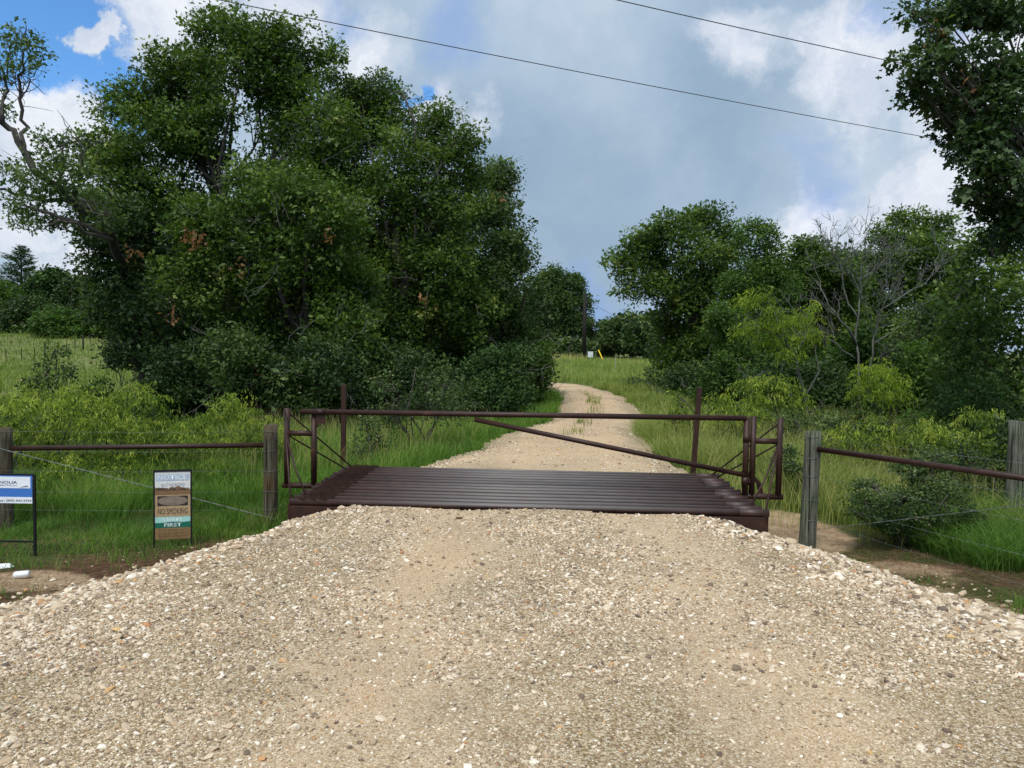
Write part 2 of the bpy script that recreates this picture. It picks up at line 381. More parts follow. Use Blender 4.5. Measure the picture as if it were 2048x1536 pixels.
# ------------------------------------------------------------------ crushed stones
def ico():
    t = (1+5**.5)/2
    v = np.array([(-1, t, 0), (1, t, 0), (-1, -t, 0), (1, -t, 0), (0, -1, t), (0, 1, t), (0, -1, -t), (0, 1, -t), (t, 0, -1), (t, 0, 1), (-t, 0, -1), (-t, 0, 1)], float)
    v /= np.linalg.norm(v[0])
    f = np.array([(0, 11, 5), (0, 5, 1), (0, 1, 7), (0, 7, 10), (0, 10, 11), (1, 5, 9), (5, 11, 4), (11, 10, 2), (10, 7, 6), (7, 1, 8), (3, 9, 4), (3, 4, 2), (3, 2, 6), (3, 6, 8), (3, 8, 9), (4, 9, 5), (2, 4, 11), (6, 2, 10), (8, 6, 7), (9, 8, 1)])
    return v, f
ICOV, ICOF = ico()
def rot_mats(n, tilt=None):
    """random rotations as (n,3,3)"""
    q = rng.normal(size=(n, 4)); q /= np.linalg.norm(q, axis=1)[:, None]; w, x, y, z = q.T
    return np.stack([1-2*(y*y+z*z), 2*(x*y-z*w), 2*(x*z+y*w), 2*(x*y+z*w), 1-2*(x*x+z*z), 2*(y*z-x*w), 2*(x*z-y*w), 2*(y*z+x*w), 1-2*(x*x+y*y)], 1).reshape(n, 3, 3)
def stones(name, pts, rad, label):
    n = len(pts)
    base = ICOV[None]*(1+rng.uniform(-.28, .28, (n, 12, 1)))
    R = rot_mats(n); v = np.einsum('nij,nkj->nki', R, base)
    sc = np.stack([rng.uniform(.8, 1.35, n), rng.uniform(.7, 1.05, n), rng.uniform(.4, .72, n)], 1)
    v = v*sc[:, None, :]
    a = rng.uniform(0, 2*PI, n); ca, sa = np.cos(a)[:, None], np.sin(a)[:, None]
    v = np.stack([v[..., 0]*ca-v[..., 1]*sa, v[..., 0]*sa+v[..., 1]*ca, v[..., 2]+.0*sa], 2)
    tx = rng.normal(0, .25, (n, 1)); v[..., 2] += v[..., 0]*tx
    v = v*rad[:, None, None]+pts[:, None, :]
    v[..., 2] += rad[:, None]*.18
    F = (ICOF[None]+(np.arange(n)*12)[:, None, None]).reshape(-1, 3)
    t = np.repeat(rng.random(n), 12)
    o = link(name, np_mesh(name, v.reshape(-1, 3), F, t), M['stone']); tag(o, label, 'gravel', kind='stuff')
def sample_road(n, y0, y1, x0, x1, dens):
    y = y0+(y1-y0)*rng.random(n)**1.0; x = rng.uniform(x0, x1, n)
    e = edge_dist(x, y); v = y+.0454*(x-.15)
    ok = (e < .12) & ((v < 7.86) | (v > 10.28)) & (rng.random(n) < dens(x, y, e))
    x, y, e = x[ok], y[ok], e[ok]
    return x, y, e
def patch(x, y):
    return sstep(-.35, .45, vnoise(x, y, 1.3, 21)+.6*vnoise(x, y, 3.7, 22)-.2)
# (fine chips near the lens, coarser stones farther off and on the banks)
parts = []
x, y, e = sample_road(240000, 2.3, 5.2, -5, 5, lambda x, y, e: (.42+.58*patch(x, y))*(1-.85*np.clip(track_f(x, y), 0, 1)))
r = .0042*np.exp(rng.normal(0, .42, len(x))); parts.append((x, y, r))
x, y, e = sample_road(190000, 3.8, 7.9, -5, 5, lambda x, y, e: (.42+.58*patch(x, y))*(1-.85*np.clip(track_f(x, y), 0, 1)))
r = .0075*np.exp(rng.normal(0, .40, len(x))); parts.append((x, y, r))
x, y, e = sample_road(34000, 2.3, 7.9, -5, 5, lambda x, y, e: (.05+.40*patch(x, y)**2)*(1-.9*np.clip(track_f(x, y), 0, 1))+.45*sstep(-1.4, -.3, e))
r = .0125*np.exp(rng.normal(0, .35, len(x))); parts.append((x, y, np.minimum(r, .035)))
x, y, e = sample_road(80000, 3.2, 7.95, -5, 5, lambda x, y, e: sstep(-1.5, -.2, e)*.85)
r = .021*np.exp(rng.normal(0, .33, len(x))); parts.append((x, y, np.minimum(r, .05)))
X = np.concatenate([p[0] for p in parts]); Y = np.concatenate([p[1] for p in parts]); R_ = np.concatenate([p[2] for p in parts])
stones('gravel_stones', np.stack([X, Y, road_z(X, Y)], 1), R_, 'loose pale crushed stones covering the apron in front of the cattle guard')
print('stones', len(X))
x, y, e = sample_road(52000, 10.2, 30, -3, 5, lambda x, y, e: .12+.6*sstep(-1.0, -.1, e)*(y < 14)+.2*patch(x, y)*(y < 18))
r = .011*np.exp(rng.normal(0, .4, len(x)))
stones('road_stones', np.stack([x, y, road_z(x, y)], 1), r, 'loose pale stones on the narrow road beyond the cattle guard')
n = 14000; x = rng.uniform(-6, 6, n); y = rng.uniform(3, 9, n); e = edge_dist(x, y)
k = (e > 0) & (rng.random(n) < np.exp(-np.maximum(e, 0)/.30)) & (y+.0454*(x-.15) < 8.2); x, y = x[k], y[k]
stones('strewn_stones', np.stack([x, y, ground_z(x, y)], 1), .014*np.exp(rng.normal(0, .4, len(x))), 'scattered stones strewn past the gravel edge into the grass')
# stones spilled down past the right end of the guard
n = 1500; x = rng.uniform(2.55, 3.6, n); y = rng.uniform(7.6, 8.6, n)-.2*(x-2.6); rr = .02*np.exp(rng.normal(0, .35, n))
x2 = rng.uniform(2.5, 3.1, 700); y2 = rng.uniform(9.6, 11.2, 700)
X = np.concatenate([x, x2]); Y = np.concatenate([y, y2]); R_ = np.concatenate([rr, .02*np.exp(rng.normal(0, .35, 700))])
stones('spilled_stones', np.stack([X, Y, ground_z(X, Y)], 1), R_, 'grey stones spilled down beside the right end of the cattle guard')

# ------------------------------------------------------------------ foliage engine
def leafT(kind):
    if kind == 'diamond':
        V = [(0, 0, 0), (.5, -.28, .06), (1, 0, -.05), (.5, .28, .06)]; F = [(0, 1, 2), (0, 2, 3)]
    elif kind == 'narrow':
        V = [(0, 0, 0), (.45, -.12, .03), (1, 0, -.1), (.45, .12, .03)]; F = [(0, 1, 2), (0, 2, 3)]
    elif kind == 'oak':
        V = [(0, 0, 0), (.30, .16, .03), (.42, .10, .0), (.62, .36, .05), (.74, .14, .0), (1, .08, -.06), (1, -.08, -.06), (.74, -.14, 0), (.62, -.36, .05), (.42, -.10, 0), (.30, -.16, .03)]
        F = [(0, 10, 1), (10, 9, 1), (1, 9, 2), (9, 7, 2), (2, 7, 4), (2, 4, 3), (9, 8, 7), (4, 7, 6), (4, 6, 5)]
    return np.array(V, float), np.array(F)
def leaves(centers, size, kind, tint, droop=0.0, flat=.35, sv=.3, dirs=None):
    n = len(centers); T, F = leafT(kind)
    a = rng.uniform(0, 2*PI, n)
    # leaf axis: mostly sideways, tilted; normal mostly up
    el = rng.normal(-droop, .55, n)
    ax = np.stack([np.cos(a)*np.cos(el), np.sin(a)*np.cos(el), np.sin(el)], 1)
    if dirs is not None:
        ax = ax*.8+dirs*.7; ax /= np.linalg.norm(ax, axis=1)[:, None]
    up = rng.normal(0, 1, (n, 3))*(1-flat); up[:, 2] += flat*1.6
    w = np.cross(up, ax); w /= np.linalg.norm(w, axis=1)[:, None]+1e-9; nn = np.cross(ax, w)
    s = size*np.exp(rng.normal(0, sv, n))
    V = centers[:, None, :]+(T[None, :, 0:1]*ax[:, None]+T[None, :, 1:2]*w[:, None]+T[None, :, 2:3]*nn[:, None])*s[:, None, None]
    FF = (F[None]+(np.arange(n)*len(T))[:, None, None]).reshape(-1, 3)
    return V.reshape(-1, 3), FF, np.repeat(tint, len(T))
def crown_points(clumps, dens, per, rs, gap=.0):
    """clumps: list of (center Vector, (rx,ry,rz)) -> leaf points, tints, cluster centres"""
    pts = []; tints = []; subs = []; dirs = []
    for c, r in clumps:
        area = 4.19*(r[0]*r[1]+r[1]*r[2]+r[0]*r[2])
        n = max(5, int(area*dens))
        d = rng.normal(size=(n, 3)); d /= np.linalg.norm(d, axis=1)[:, None]
        rad = rng.random(n)**.38
        wob = 1+.28*vnoise(d[:, 0]*3+c[0], d[:, 2]*3+c[2]+d[:, 1]*2, 1.3, 31)
        s = np.array(c)+d*(rad*wob)[:, None]*np.array(r)
        if gap > 0:
            nz = np.array([mnoise.noise(Vector(q)*(.85/rs*.35)) for q in s])
            k = nz > -.55+gap; s = s[k]; d = d[k]; rad = rad[k]
        n = len(s)
        if n == 0: continue
        subs.append(s)
        m = rng.poisson(per, n)+3
        idx = np.repeat(np.arange(n), m); N = len(idx)
        o = np.clip(rng.normal(size=(N, 3)), -1.7, 1.7)*np.array([1, 1, .62])*rs*rng.uniform(.75, 1.3, n)[idx][:, None]*.6
        pts.append(s[idx]+o)
        dirs.append(o/(np.linalg.norm(o, axis=1)[:, None]+1e-6))
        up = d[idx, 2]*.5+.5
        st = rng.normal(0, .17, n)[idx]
        tints.append(np.clip(.10+.35*rad[idx]**2*(.4+.6*up)+.10*o[:, 2]/rs+st+rng.normal(0, .14, N)+.12, 0, 1))  # crown shade put into the tint: darker inside and below, lighter on top
    return np.concatenate(pts), np.concatenate(tints), np.concatenate(subs), np.concatenate(dirs)
def wobble(a, b, n, amp):
    a = Vector(a); b = Vector(b); L = (b-a).length; out = []
    o = Vector((0, 0, 0))
    for i in range(n+1):
        t = i/n
        if 0 < i < n: o += Vector([random.gauss(0, amp*L/n) for _ in range(3)])
        out.append(a.lerp(b, t)+o*math.sin(PI*min(t*1.0, 1))*1.2)
    return out
def lerp(a, b, t): return a+(b-a)*t
DENS, LSIZE = 2.5, .98
def make_tree(name, label, cat, base, clumps, group=None, leaf='diamond', size=.085, mat='oak', bark='bark', tr=.16, dens=6, per=42, rs=.34,
              fork=.35, lim=1.0, gap=.12, twigs=3, bare=0, droop=.1, flat=.3, stems=1, dead=None, crownname='crown', trunkname='trunk', lean=None):
    base = Vector((base[0], base[1], GZ(base[0], base[1])-.05))
    root = thing(name, base, label, cat, group)
    per = per*DENS*.82; rs = rs*.72; dens = dens*1.3; size = size*LSIZE; gap = gap*.75; tr = tr*.85
    pts, tints, subs, dirs = crown_points(clumps, dens, per, rs, gap)
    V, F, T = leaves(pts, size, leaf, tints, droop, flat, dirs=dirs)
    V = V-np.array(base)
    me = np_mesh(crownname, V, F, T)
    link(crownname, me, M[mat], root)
    # trunk and limbs
    mb = MB()
    cc = sum((c for c, r in clumps), Vector())/len(clumps)
    zt = max(c.z for c, r in clumps)
    cl = sorted(clumps, key=lambda q: q[0].z)
    forks = []
    for k in range(stems):
        b0 = base+Vector((random.uniform(-.25, .25)*(stems > 1), random.uniform(-.25, .25)*(stems > 1), 0))
        tgt = Vector((cc.x, cc.y, 0))+Vector((random.uniform(-.5, .5), random.uniform(-.5, .5), 0))*(stems > 1); tgt.z = base.z+(zt-base.z)*.72
        if lean: tgt.x, tgt.y = lean
        tp = wobble(b0, tgt, 7, .22); rr = [tr*lerp(1.0, .35, i/7)*(1.35 if i == 0 else 1) for i in range(8)]
        mb.tube(tp, rr, 9, jit=.06); forks.append((tp, rr))
    for c, r in clumps:
        tp, rr = random.choice(forks)
        zr = max(.15, min(.95, fork+(c.z-base.z)/max(.1, (zt-base.z))*.5-.15))
        k = min(6, max(1, int(zr*7)))
        if tp[k].z > c.z+r[2]*.5: k = max(1, k-2)
        d = (c-tp[k]).length
        q = wobble(tp[k], c+Vector((0, 0, r[2]*.3)), 5, .25*min(1, lim))
        r0 = min(rr[k]*.55, .015+.019*d)*lim; mb.tube(q, [lerp(r0, .012, i/5) for i in range(6)], 6, jit=.05)
        ok = subs[np.linalg.norm((subs-np.array(c))/np.array(r), axis=1) < 1.2]
        for _ in range(int(twigs*(1+r[0]))):
            if len(ok) == 0: break
            s = Vector(ok[random.randrange(len(ok))]); a = q[random.choice((4, 5))]
            w = wobble(a, s, 4, .3); mb.tube(w, [.014*size/.085+.004, .011, .008, .006, .004], 4, cap=False)
    mb.build(trunkname, M[bark], root, base)
    if bare:
        mt = MB()
        for _ in range(bare):
            c, r = random.choice(clumps)
            d = Vector([random.gauss(0, 1) for _ in range(3)]).normalized(); d.y = -abs(d.y)
            p = c+Vector((d.x*r[0], d.y*r[1], d.z*r[2]))*random.uniform(.7, .95)
            dd = Vector((d.x+random.gauss(0, .4), d.y*.4, random.gauss(-.2, .6))).normalized()
            L = random.uniform(.4, 1.1); q = wobble(p, p+dd*L, 5, .35)
            mt.tube(q, [.011, .009, .007, .006, .005, .003], 4, cap=False)
            for _ in range(3):
                k = random.randint(1, 4); e = q[k]+(dd+Vector([random.gauss(0, .7) for _ in range(3)]))*L*.25
                mt.tube([q[k], q[k].lerp(e, .5)+Vector((0, 0, .02)), e], [.006, .005, .003], 4, cap=False)
        mt.build('bare_twigs', M['barkgrey'], root, base)['kind'] = 'stuff'
    if dead:
        dp = []
        for (p, n, s) in dead:
            dp.append(np.array(p)+rng.normal(size=(n, 3))*s)
        dp = np.concatenate(dp); V, F, T = leaves(dp, size*1.15, leaf, rng.random(len(dp)), .5, .2)
        link('dead_leaves', np_mesh('dead_leaves', V-np.array(base), F, T), M['dead'], root)['kind'] = 'stuff'
    return root
def CL(rows, D, dep=1.0, jd=.8):
    out = []
    for row in rows:
        px, py, rx, ry = row[:4]; d = row[4] if len(row) > 4 else D+random.uniform(-jd, jd)
        c = P(px, py, d); k = d/FPX
        out.append((c, (rx*k, (rx+ry)/2*k*dep, ry*k)))
    return out
def BX(px, D): return (P(px, 700, D).x, D)

# ------------------------------------------------------------------ trees, left mass
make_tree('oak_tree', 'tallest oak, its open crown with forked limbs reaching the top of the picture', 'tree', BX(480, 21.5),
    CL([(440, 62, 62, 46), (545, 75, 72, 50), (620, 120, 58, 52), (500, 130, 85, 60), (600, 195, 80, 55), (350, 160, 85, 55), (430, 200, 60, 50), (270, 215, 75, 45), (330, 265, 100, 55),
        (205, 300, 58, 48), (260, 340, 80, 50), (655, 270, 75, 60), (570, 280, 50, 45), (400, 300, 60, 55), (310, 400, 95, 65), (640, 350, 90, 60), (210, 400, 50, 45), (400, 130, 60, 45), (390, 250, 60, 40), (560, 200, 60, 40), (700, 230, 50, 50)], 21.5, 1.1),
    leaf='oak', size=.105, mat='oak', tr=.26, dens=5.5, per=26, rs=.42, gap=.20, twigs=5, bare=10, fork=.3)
make_tree('oak_tree', 'broad dense oak with clusters of brown dead leaves in front of the tallest oak', 'tree', BX(600, 19),
    CL([(560, 400, 100, 75), (470, 470, 105, 80), (650, 430, 95, 75), (590, 530, 120, 85), (430, 570, 105, 80), (540, 640, 120, 85), (680, 560, 100, 80), (690, 660, 90, 70), (400, 440, 60, 50), (520, 350, 60, 40)], 19, 1.0),
    leaf='oak', size=.095, mat='oak', tr=.24, dens=6.0, per=26, rs=.38, gap=.12, twigs=3, bare=46, fork=.2,
    dead=[(P(392, 478, 17.6), 46, .13), (P(265, 505, 17.9), 14, .09), (P(480, 530, 17.6), 14, .09), (P(345, 632, 17.4), 26, .1), (P(375, 470, 17.5), 14, .1), (P(660, 470, 17.4), 10, .1), (P(512, 742, 16.8), 10, .07)])
make_tree('oak_tree', 'tall leafy oak directly right of the tallest oak, its top sloping down to the right', 'tree', BX(850, 22.5),
    CL([(755, 185, 65, 42), (725, 260, 85, 65), (830, 265, 75, 55), (800, 345, 100, 75), (895, 320, 62, 62), (885, 420, 90, 75), (760, 430, 100, 75), (860, 530, 105, 85), (740, 520, 100, 80), (905, 620, 90, 75), (790, 640, 110, 85), (700, 380, 80, 60), (690, 170, 30, 25), (925, 280, 36, 40), (945, 350, 40, 40), (880, 235, 40, 30)], 22, 1.0),
    leaf='oak', size=.095, mat='oak', tr=.24, dens=5.5, per=25, rs=.38, gap=.16, twigs=3, bare=26, dead=[(P(1010, 395, 21.5), 8, .1), (P(850, 600, 20), 12, .12)])
make_tree('oak_tree', 'slender oak with a rounded top at the right edge of the left grove', 'tree', BX(1005, 24.5),
    CL([(1000, 358, 45, 36), (985, 430, 62, 62), (1022, 505, 42, 55), (975, 560, 85, 75), (1015, 640, 62, 62), (1052, 690, 38, 45), (945, 690, 85, 75), (1000, 740, 80, 60), (1060, 745, 35, 40)], 24, 1.0),
    leaf='diamond', size=.10, mat='oak_blue', tr=.18, dens=5.8, per=36, rs=.40, gap=.14, bare=16)
make_tree('oak_tree', 'dark oak at the left edge of the left grove, foliage hanging nearly to the ground', 'tree', BX(290, 20),
    CL([(240, 450, 75, 60), (195, 520, 48, 46), (290, 520, 85, 70), (245, 600, 68, 66), (330, 620, 85, 75), (285, 690, 62, 52), (370, 700, 80, 60), (340, 760, 60, 45), (205, 470, 40, 40)], 20, 1.0),
    leaf='oak', size=.10, mat='oak_dark', tr=.2, dens=5.2, per=24, rs=.40, gap=.2, bare=10)
make_tree('background_oak', 'shaded oak deep inside the left grove', 'tree', BX(500, 28),  # near-black shade under the canopy put into the dark leaf colour
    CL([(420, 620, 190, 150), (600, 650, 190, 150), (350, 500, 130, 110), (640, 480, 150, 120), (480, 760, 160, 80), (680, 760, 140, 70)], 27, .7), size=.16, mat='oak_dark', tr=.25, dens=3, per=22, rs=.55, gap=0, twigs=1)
make_tree('background_oak', 'shaded oak behind the right half of the left grove', 'tree', BX(880, 29),  # dark leaves here too carry the painted shade of the grove
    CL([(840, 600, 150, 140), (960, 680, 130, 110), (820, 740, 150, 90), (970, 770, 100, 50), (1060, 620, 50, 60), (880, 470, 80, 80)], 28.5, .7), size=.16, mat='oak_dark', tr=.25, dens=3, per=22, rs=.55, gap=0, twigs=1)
under = [
    ('shaded low thicket at the left foot of the grove, above the weeds', [(360, 740, 70, 55), (430, 720, 80, 60), (400, 790, 80, 40), (310, 800, 50, 40)], 18.2, 'oak_dark', .085),
    ('grey-green leafy thicket with pale twigs below the broad oak', [(480, 720, 80, 55), (560, 760, 75, 50), (500, 800, 70, 40), (610, 800, 60, 40)], 17, 'oak_blue', .09),
    ('dark understory bush behind the left square marker post', [(650, 730, 80, 60), (700, 800, 80, 50), (620, 840, 60, 35)], 17.5, 'oak_dark', .08),
    ('dark understory bush in the shade behind the middle of the gate', [(790, 740, 95, 60), (870, 790, 80, 50), (780, 830, 90, 40)], 19, 'oak_dark', .08),
    ('green cedar bush bulging toward the left verge of the road', [(940, 770, 70, 55), (1000, 790, 70, 50), (1010, 730, 60, 45), (930, 820, 60, 30)], 20.5, 'cedar', .09),
    ('leafy bush at the road bend, last one of the left grove', [(1068, 745, 34, 40), (1040, 785, 45, 36), (1078, 780, 24, 22), (1085, 715, 24, 26)], 24, 'ash', .085)]
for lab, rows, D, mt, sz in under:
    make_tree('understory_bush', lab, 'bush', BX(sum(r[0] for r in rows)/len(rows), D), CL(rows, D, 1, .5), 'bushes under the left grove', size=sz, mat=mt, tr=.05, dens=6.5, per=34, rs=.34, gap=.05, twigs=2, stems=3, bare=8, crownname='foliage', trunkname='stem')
make_tree('light_leaved_shrub', 'airy pale-leaved shrub with upright sprays behind the gate rail', 'shrub', BX(835, 14.5),
    CL([(790, 790, 34, 30), (845, 770, 26, 34), (890, 775, 36, 26), (850, 815, 70, 32), (780, 835, 60, 28), (830, 750, 14, 26), (905, 820, 40, 30), (760, 770, 20, 20)], 14.3, 1, .4), size=.05, mat='shrub', tr=.025, dens=13, per=11, rs=.2, gap=.35, stems=6, twigs=6, crownname='foliage', trunkname='stem')
make_tree('light_leaved_shrub', 'small leafy shrub just right of the left square marker post', 'shrub', BX(730, 12.9),
    CL([(735, 855, 24, 28), (760, 880, 34, 26), (715, 905, 40, 24)], 12.8, 1, .3), size=.05, mat='shrub', tr=.02, dens=14, per=10, rs=.18, gap=.3, stems=4, twigs=5, crownname='foliage', trunkname='stem')

# the leaning, half-bare oak at the left edge: limbs drawn one by one, tufts of leaves along them
def sparse_oak():
    D = 16.5
    b = P(300, 760, 21.5); b.z = GZ(b.x, b.y)-.05
    root = thing('leaning_oak', b, 'half-bare leaning oak with sparse tufts on crooked limbs at the left picture edge', 'tree')
    mb = MB()
    W = lambda px, py, d=D: P(px, py, d)
    limbs = [
        ([b, W(285, 640, 21), W(255, 560, 20), W(225, 480, 18.5), W(190, 430), W(150, 390)], [.15, .13, .12, .10, .085, .07]),
        ([W(190, 430), W(120, 375, 16.3), W(60, 330, 16), W(25, 262, 16), (W(0, 235, 15.9)), W(-50, 190, 15.8)], [.08, .075, .07, .06, .055, .04]),
        ([W(48, 310, 16), W(42, 250), W(40, 200), W(38, 165), W(48, 125), W(55, 90), W(52, 50)], [.045, .04, .035, .03, .024, .018, .008]),
        ([W(5, 240, 15.9), W(12, 190), W(8, 150), W(20, 120), W(12, 80)], [.04, .03, .024, .018, .008]),
        ([W(38, 165), W(22, 152), W(10, 150)], [.016, .012, .007]), ([W(40, 200), W(52, 168), W(70, 150), W(82, 125)], [.018, .014, .01, .006]),
        ([W(190, 430), W(130, 400, 16.9), W(70, 395, 17), W(10, 380, 17), W(-30, 370, 17)], [.06, .05, .04, .03, .02]),
        ([W(215, 470), W(150, 440, 16.2), W(90, 425, 16), W(40, 410, 16)], [.05, .04, .03, .015]),
        ([W(225, 480), W(150, 455, 16), W(110, 440, 15.9), W(95, 455, 15.9), W(70, 462, 15.9)], [.04, .035, .025, .015, .006]),
        ([W(120, 375), W(122, 320), W(128, 280), W(140, 250)], [.03, .022, .015, .006]),
        ([W(150, 390), W(160, 340), W(172, 300), (W(150, 270))], [.03, .02, .014, .006]),
        ([W(200, 440, 16), W(165, 395, 15.7), W(172, 415, 15.6), W(205, 428, 15.6), W(222, 420, 15.6)], [.02, .018, .016, .014, .006]),
    ]
    for pts, r in limbs:
        pts = [Vector(p) for p in pts]; q = []; rr = []
        for i in range(len(pts)-1):
            for s in range(3):
                t = s/3; q.append(pts[i].lerp(pts[i+1], t)+Vector([random.gauss(0, .035) for _ in range(3)])*(i+s > 0)); rr.append(lerp(r[i], r[i+1], t))
        q.append(pts[-1]); rr.append(r[-1]); mb.tube(q, rr, 7, jit=.08)
    for _ in range(90):
        pts, r = random.choice(limbs[1:]); i = random.randrange(len(pts)-1); p = Vector(pts[i]).lerp(Vector(pts[i+1]), random.random())
        e = p+Vector([random.gauss(0, .28), random.gauss(0, .2), random.gauss(.06, .25)]); mb.tube(wobble(p, e, 3, .35), [.011, .008, .006, .003], 4, cap=False)
    mb.build('trunk', M['bark'], root, b)
    tufts = [(50, 62, 24, 20), (38, 95, 20, 18), (75, 95, 12, 14), (15, 90, 15, 18), (20, 125, 16, 16), (85, 120, 10, 16), (8, 65, 8, 12), (60, 130, 14, 10), (5, 205, 14, 22), (18, 235, 18, 14), (5, 150, 10, 14), (75, 255, 26, 18), (100, 285, 26, 22),
             (85, 320, 34, 26), (125, 330, 28, 34), (40, 345, 34, 24), (12, 330, 22, 20), (100, 370, 50, 26), (160, 350, 34, 30), (150, 400, 52, 28), (60, 415, 50, 24), (15, 400, 26, 18), (190, 395, 28, 26), (110, 445, 50, 18), (175, 450, 40, 22), (60, 440, 22, 12), (215, 430, 30, 24), (28, 445, 12, 10)]
    pts, tints, subs, dirs = crown_points([(P(a, c_, D+random.uniform(-.6, .6)), (rx*D/FPX, (rx+ry)*.6*D/FPX, ry*D/FPX)) for a, c_, rx, ry in tufts], 13, 15, .17, .15)
    V, F, T = leaves(pts, .085, 'oak', np.clip(tints+.12, 0, 1), .1, .25, dirs=dirs)
    link('crown', np_mesh('crown', V-np.array(b), F, T), M['oak_blue'], root)
sparse_oak()

# ------------------------------------------------------------------ trees beyond the road bend and far field
make_tree('roadside_oak', 'oak with see-through crown behind the utility pole at the end of the left grove', 'tree', BX(1125, 104),
    CL([(1135, 565, 34, 24), (1100, 560, 26, 26), (1165, 600, 20, 24), (1110, 605, 46, 38), (1150, 640, 34, 34), (1105, 660, 46, 40), (1120, 695, 50, 22), (1170, 660, 18, 24), (1085, 600, 30, 50)], 104, 1.0, 1.5), size=.32, mat='oak_blue', tr=.25, dens=1.1, per=26, rs=1.0, gap=.28, twigs=2)
fr = [(1188, 692, 34, 22, 118, 'dark tree in the far tree line directly behind the yellow guy marker'),
      (1225, 672, 34, 38, 112, 'rounded tree of the far tree line rising into the sky gap'),
      (1262, 664, 32, 46, 104, 'tall dark tree of the far tree line left of the pole with insulators'),
      (1300, 672, 34, 44, 96, 'tree of the far tree line with grey bare twigs, touching the large right oak'),
      (1150, 700, 36, 22, 100, 'low dark tree behind the foot of the utility pole'),
      (1335, 690, 34, 38, 90, 'far tree half hidden by the large right oak')]
for px, py, rx, ry, D, lab in fr:
    make_tree('field_edge_tree', lab, 'tree', BX(px, D), CL([(px, py-ry*.35, rx*.75, ry*.6), (px-rx*.4, py, rx*.7, ry*.7), (px+rx*.45, py+2, rx*.7, ry*.65), (px, py+ry*.4, rx, ry*.55)], D, 1.2, 1.5), 'trees along the far edge of the field',
        size=.42, mat='oak_dark' if D < 110 else 'oak_blue', tr=.25, dens=.8, per=26, rs=1.1, gap=.15, twigs=1)
# left far edge
lf = [(115, 600, 62, 62, 112, 'cedar', 'bushy cedar beside the tall conifer at the far left'),
      (165, 610, 50, 60, 108, 'oak_dark', 'dark tree between the bushy cedar and the left grove'),
      (60, 640, 70, 45, 100, 'oak_dark', 'low dark tree under the tall conifer'),
      (225, 615, 50, 55, 98, 'oak', 'tree half hidden by the left edge of the grove'),
      (-10, 620, 60, 60, 105, 'ash', 'brighter green tree at the very left edge of the field'),
      (105, 575, 34, 42, 110, 'cedar', 'pointed dark cedar just right of the tall conifer'),
      (130, 648, 60, 30, 92, 'ash', 'light green bush on the field edge at left'),
      (200, 650, 45, 28, 92, 'oak', 'round dark bush on the field edge nearest the grove')]
for px, py, rx, ry, D, mt, lab in lf:
    make_tree('field_edge_tree', lab, 'tree', BX(px, D), CL([(px, py-ry*.45, rx*.6, ry*.5), (px-rx*.4, py-ry*.1, rx*.6, ry*.6), (px+rx*.45, py, rx*.6, ry*.6), (px, py+ry*.45, rx, ry*.6)], D, 1.2, 1.5), 'trees along the left field edge',
        size=.40, mat=mt, tr=.2, dens=.9, per=26, rs=1.0, gap=.15, twigs=1)
def conifer():
    D = 112; top = P(42, 492, D); b = Vector((top.x, D, 0)); b.z = GZ(b.x, D)
    root = thing('conifer', b, 'tall pointed conifer with layered branches above the far left tree line', 'tree')
    H = top.z-b.z; MB().tube([b, b.lerp(top, .6), top], [.28, .15, .03], 8).build('trunk', M['bark'], root, b)
    pts = []; dirs = []
    for k in range(46):
        t = .12+.88*(k/46)**.9; z = b.z+H*t; L = (1-t)**.85*H*.60*random.uniform(.55, 1.25)+.3; n = 5
        for j in range(n):
            a = random.uniform(0, 2*PI); L2 = L*random.uniform(.7, 1.15); N = int(26*L2)+8; s = np.linspace(.1, 1, N)
            px_ = b.x+math.cos(a)*L2*s; py_ = b.y+math.sin(a)*L2*s; pz = z+L2*.28*s**1.5
            q = np.stack([px_, py_, pz], 1)+rng.normal(size=(N, 3))*np.array([.10, .10, .07]); pts.append(q)
            dirs.append(np.tile([math.cos(a), math.sin(a), .3], (N, 1)))
    pts = np.concatenate(pts); dirs = np.concatenate(dirs)
    V, F, T = leaves(pts, .30, 'narrow', rng.random(len(pts))*.7, 0, .3, dirs=dirs*1.5)
    link('crown', np_mesh('crown', V-np.array(b), F, T), M['cedar'], root)
conifer()

# ------------------------------------------------------------------ right side trees
make_tree('oak_tree', 'large rounded oak leaning over the road bend on the right', 'tree', BX(1395, 32),
    CL([(1405, 440, 55, 32), (1450, 480, 42, 42), (1345, 458, 50, 34), (1285, 490, 48, 38), (1255, 530, 36, 34), (1320, 520, 40, 36), (1395, 510, 55, 40), (1290, 575, 50, 36), (1350, 590, 50, 45), (1410, 590, 75, 55), (1440, 540, 50, 45), (1385, 670, 60, 60), (1355, 735, 45, 50), (1400, 745, 65, 55), (1330, 640, 30, 30), (1340, 690, 34, 36), (1430, 690, 60, 55), (1370, 790, 50, 34)], 32, 1.0, 1.2),
    leaf='oak', size=.135, mat='oak', tr=.28, dens=4, per=24, rs=.50, gap=.38, twigs=4, fork=.25, lim=.65)
make_tree('ash_tree', 'narrow dense fine-leaved tree right of the large leaning oak', 'tree', BX(1525, 29),
    CL([(1515, 475, 40, 30), (1525, 530, 52, 50), (1490, 570, 50, 50), (1545, 590, 60, 55), (1480, 640, 60, 55), (1540, 670, 70, 55), (1500, 730, 75, 60), (1560, 750, 60, 50)], 29, 1, .8), size=.10, mat='ash', tr=.16, dens=5, per=34, rs=.42, gap=.1)
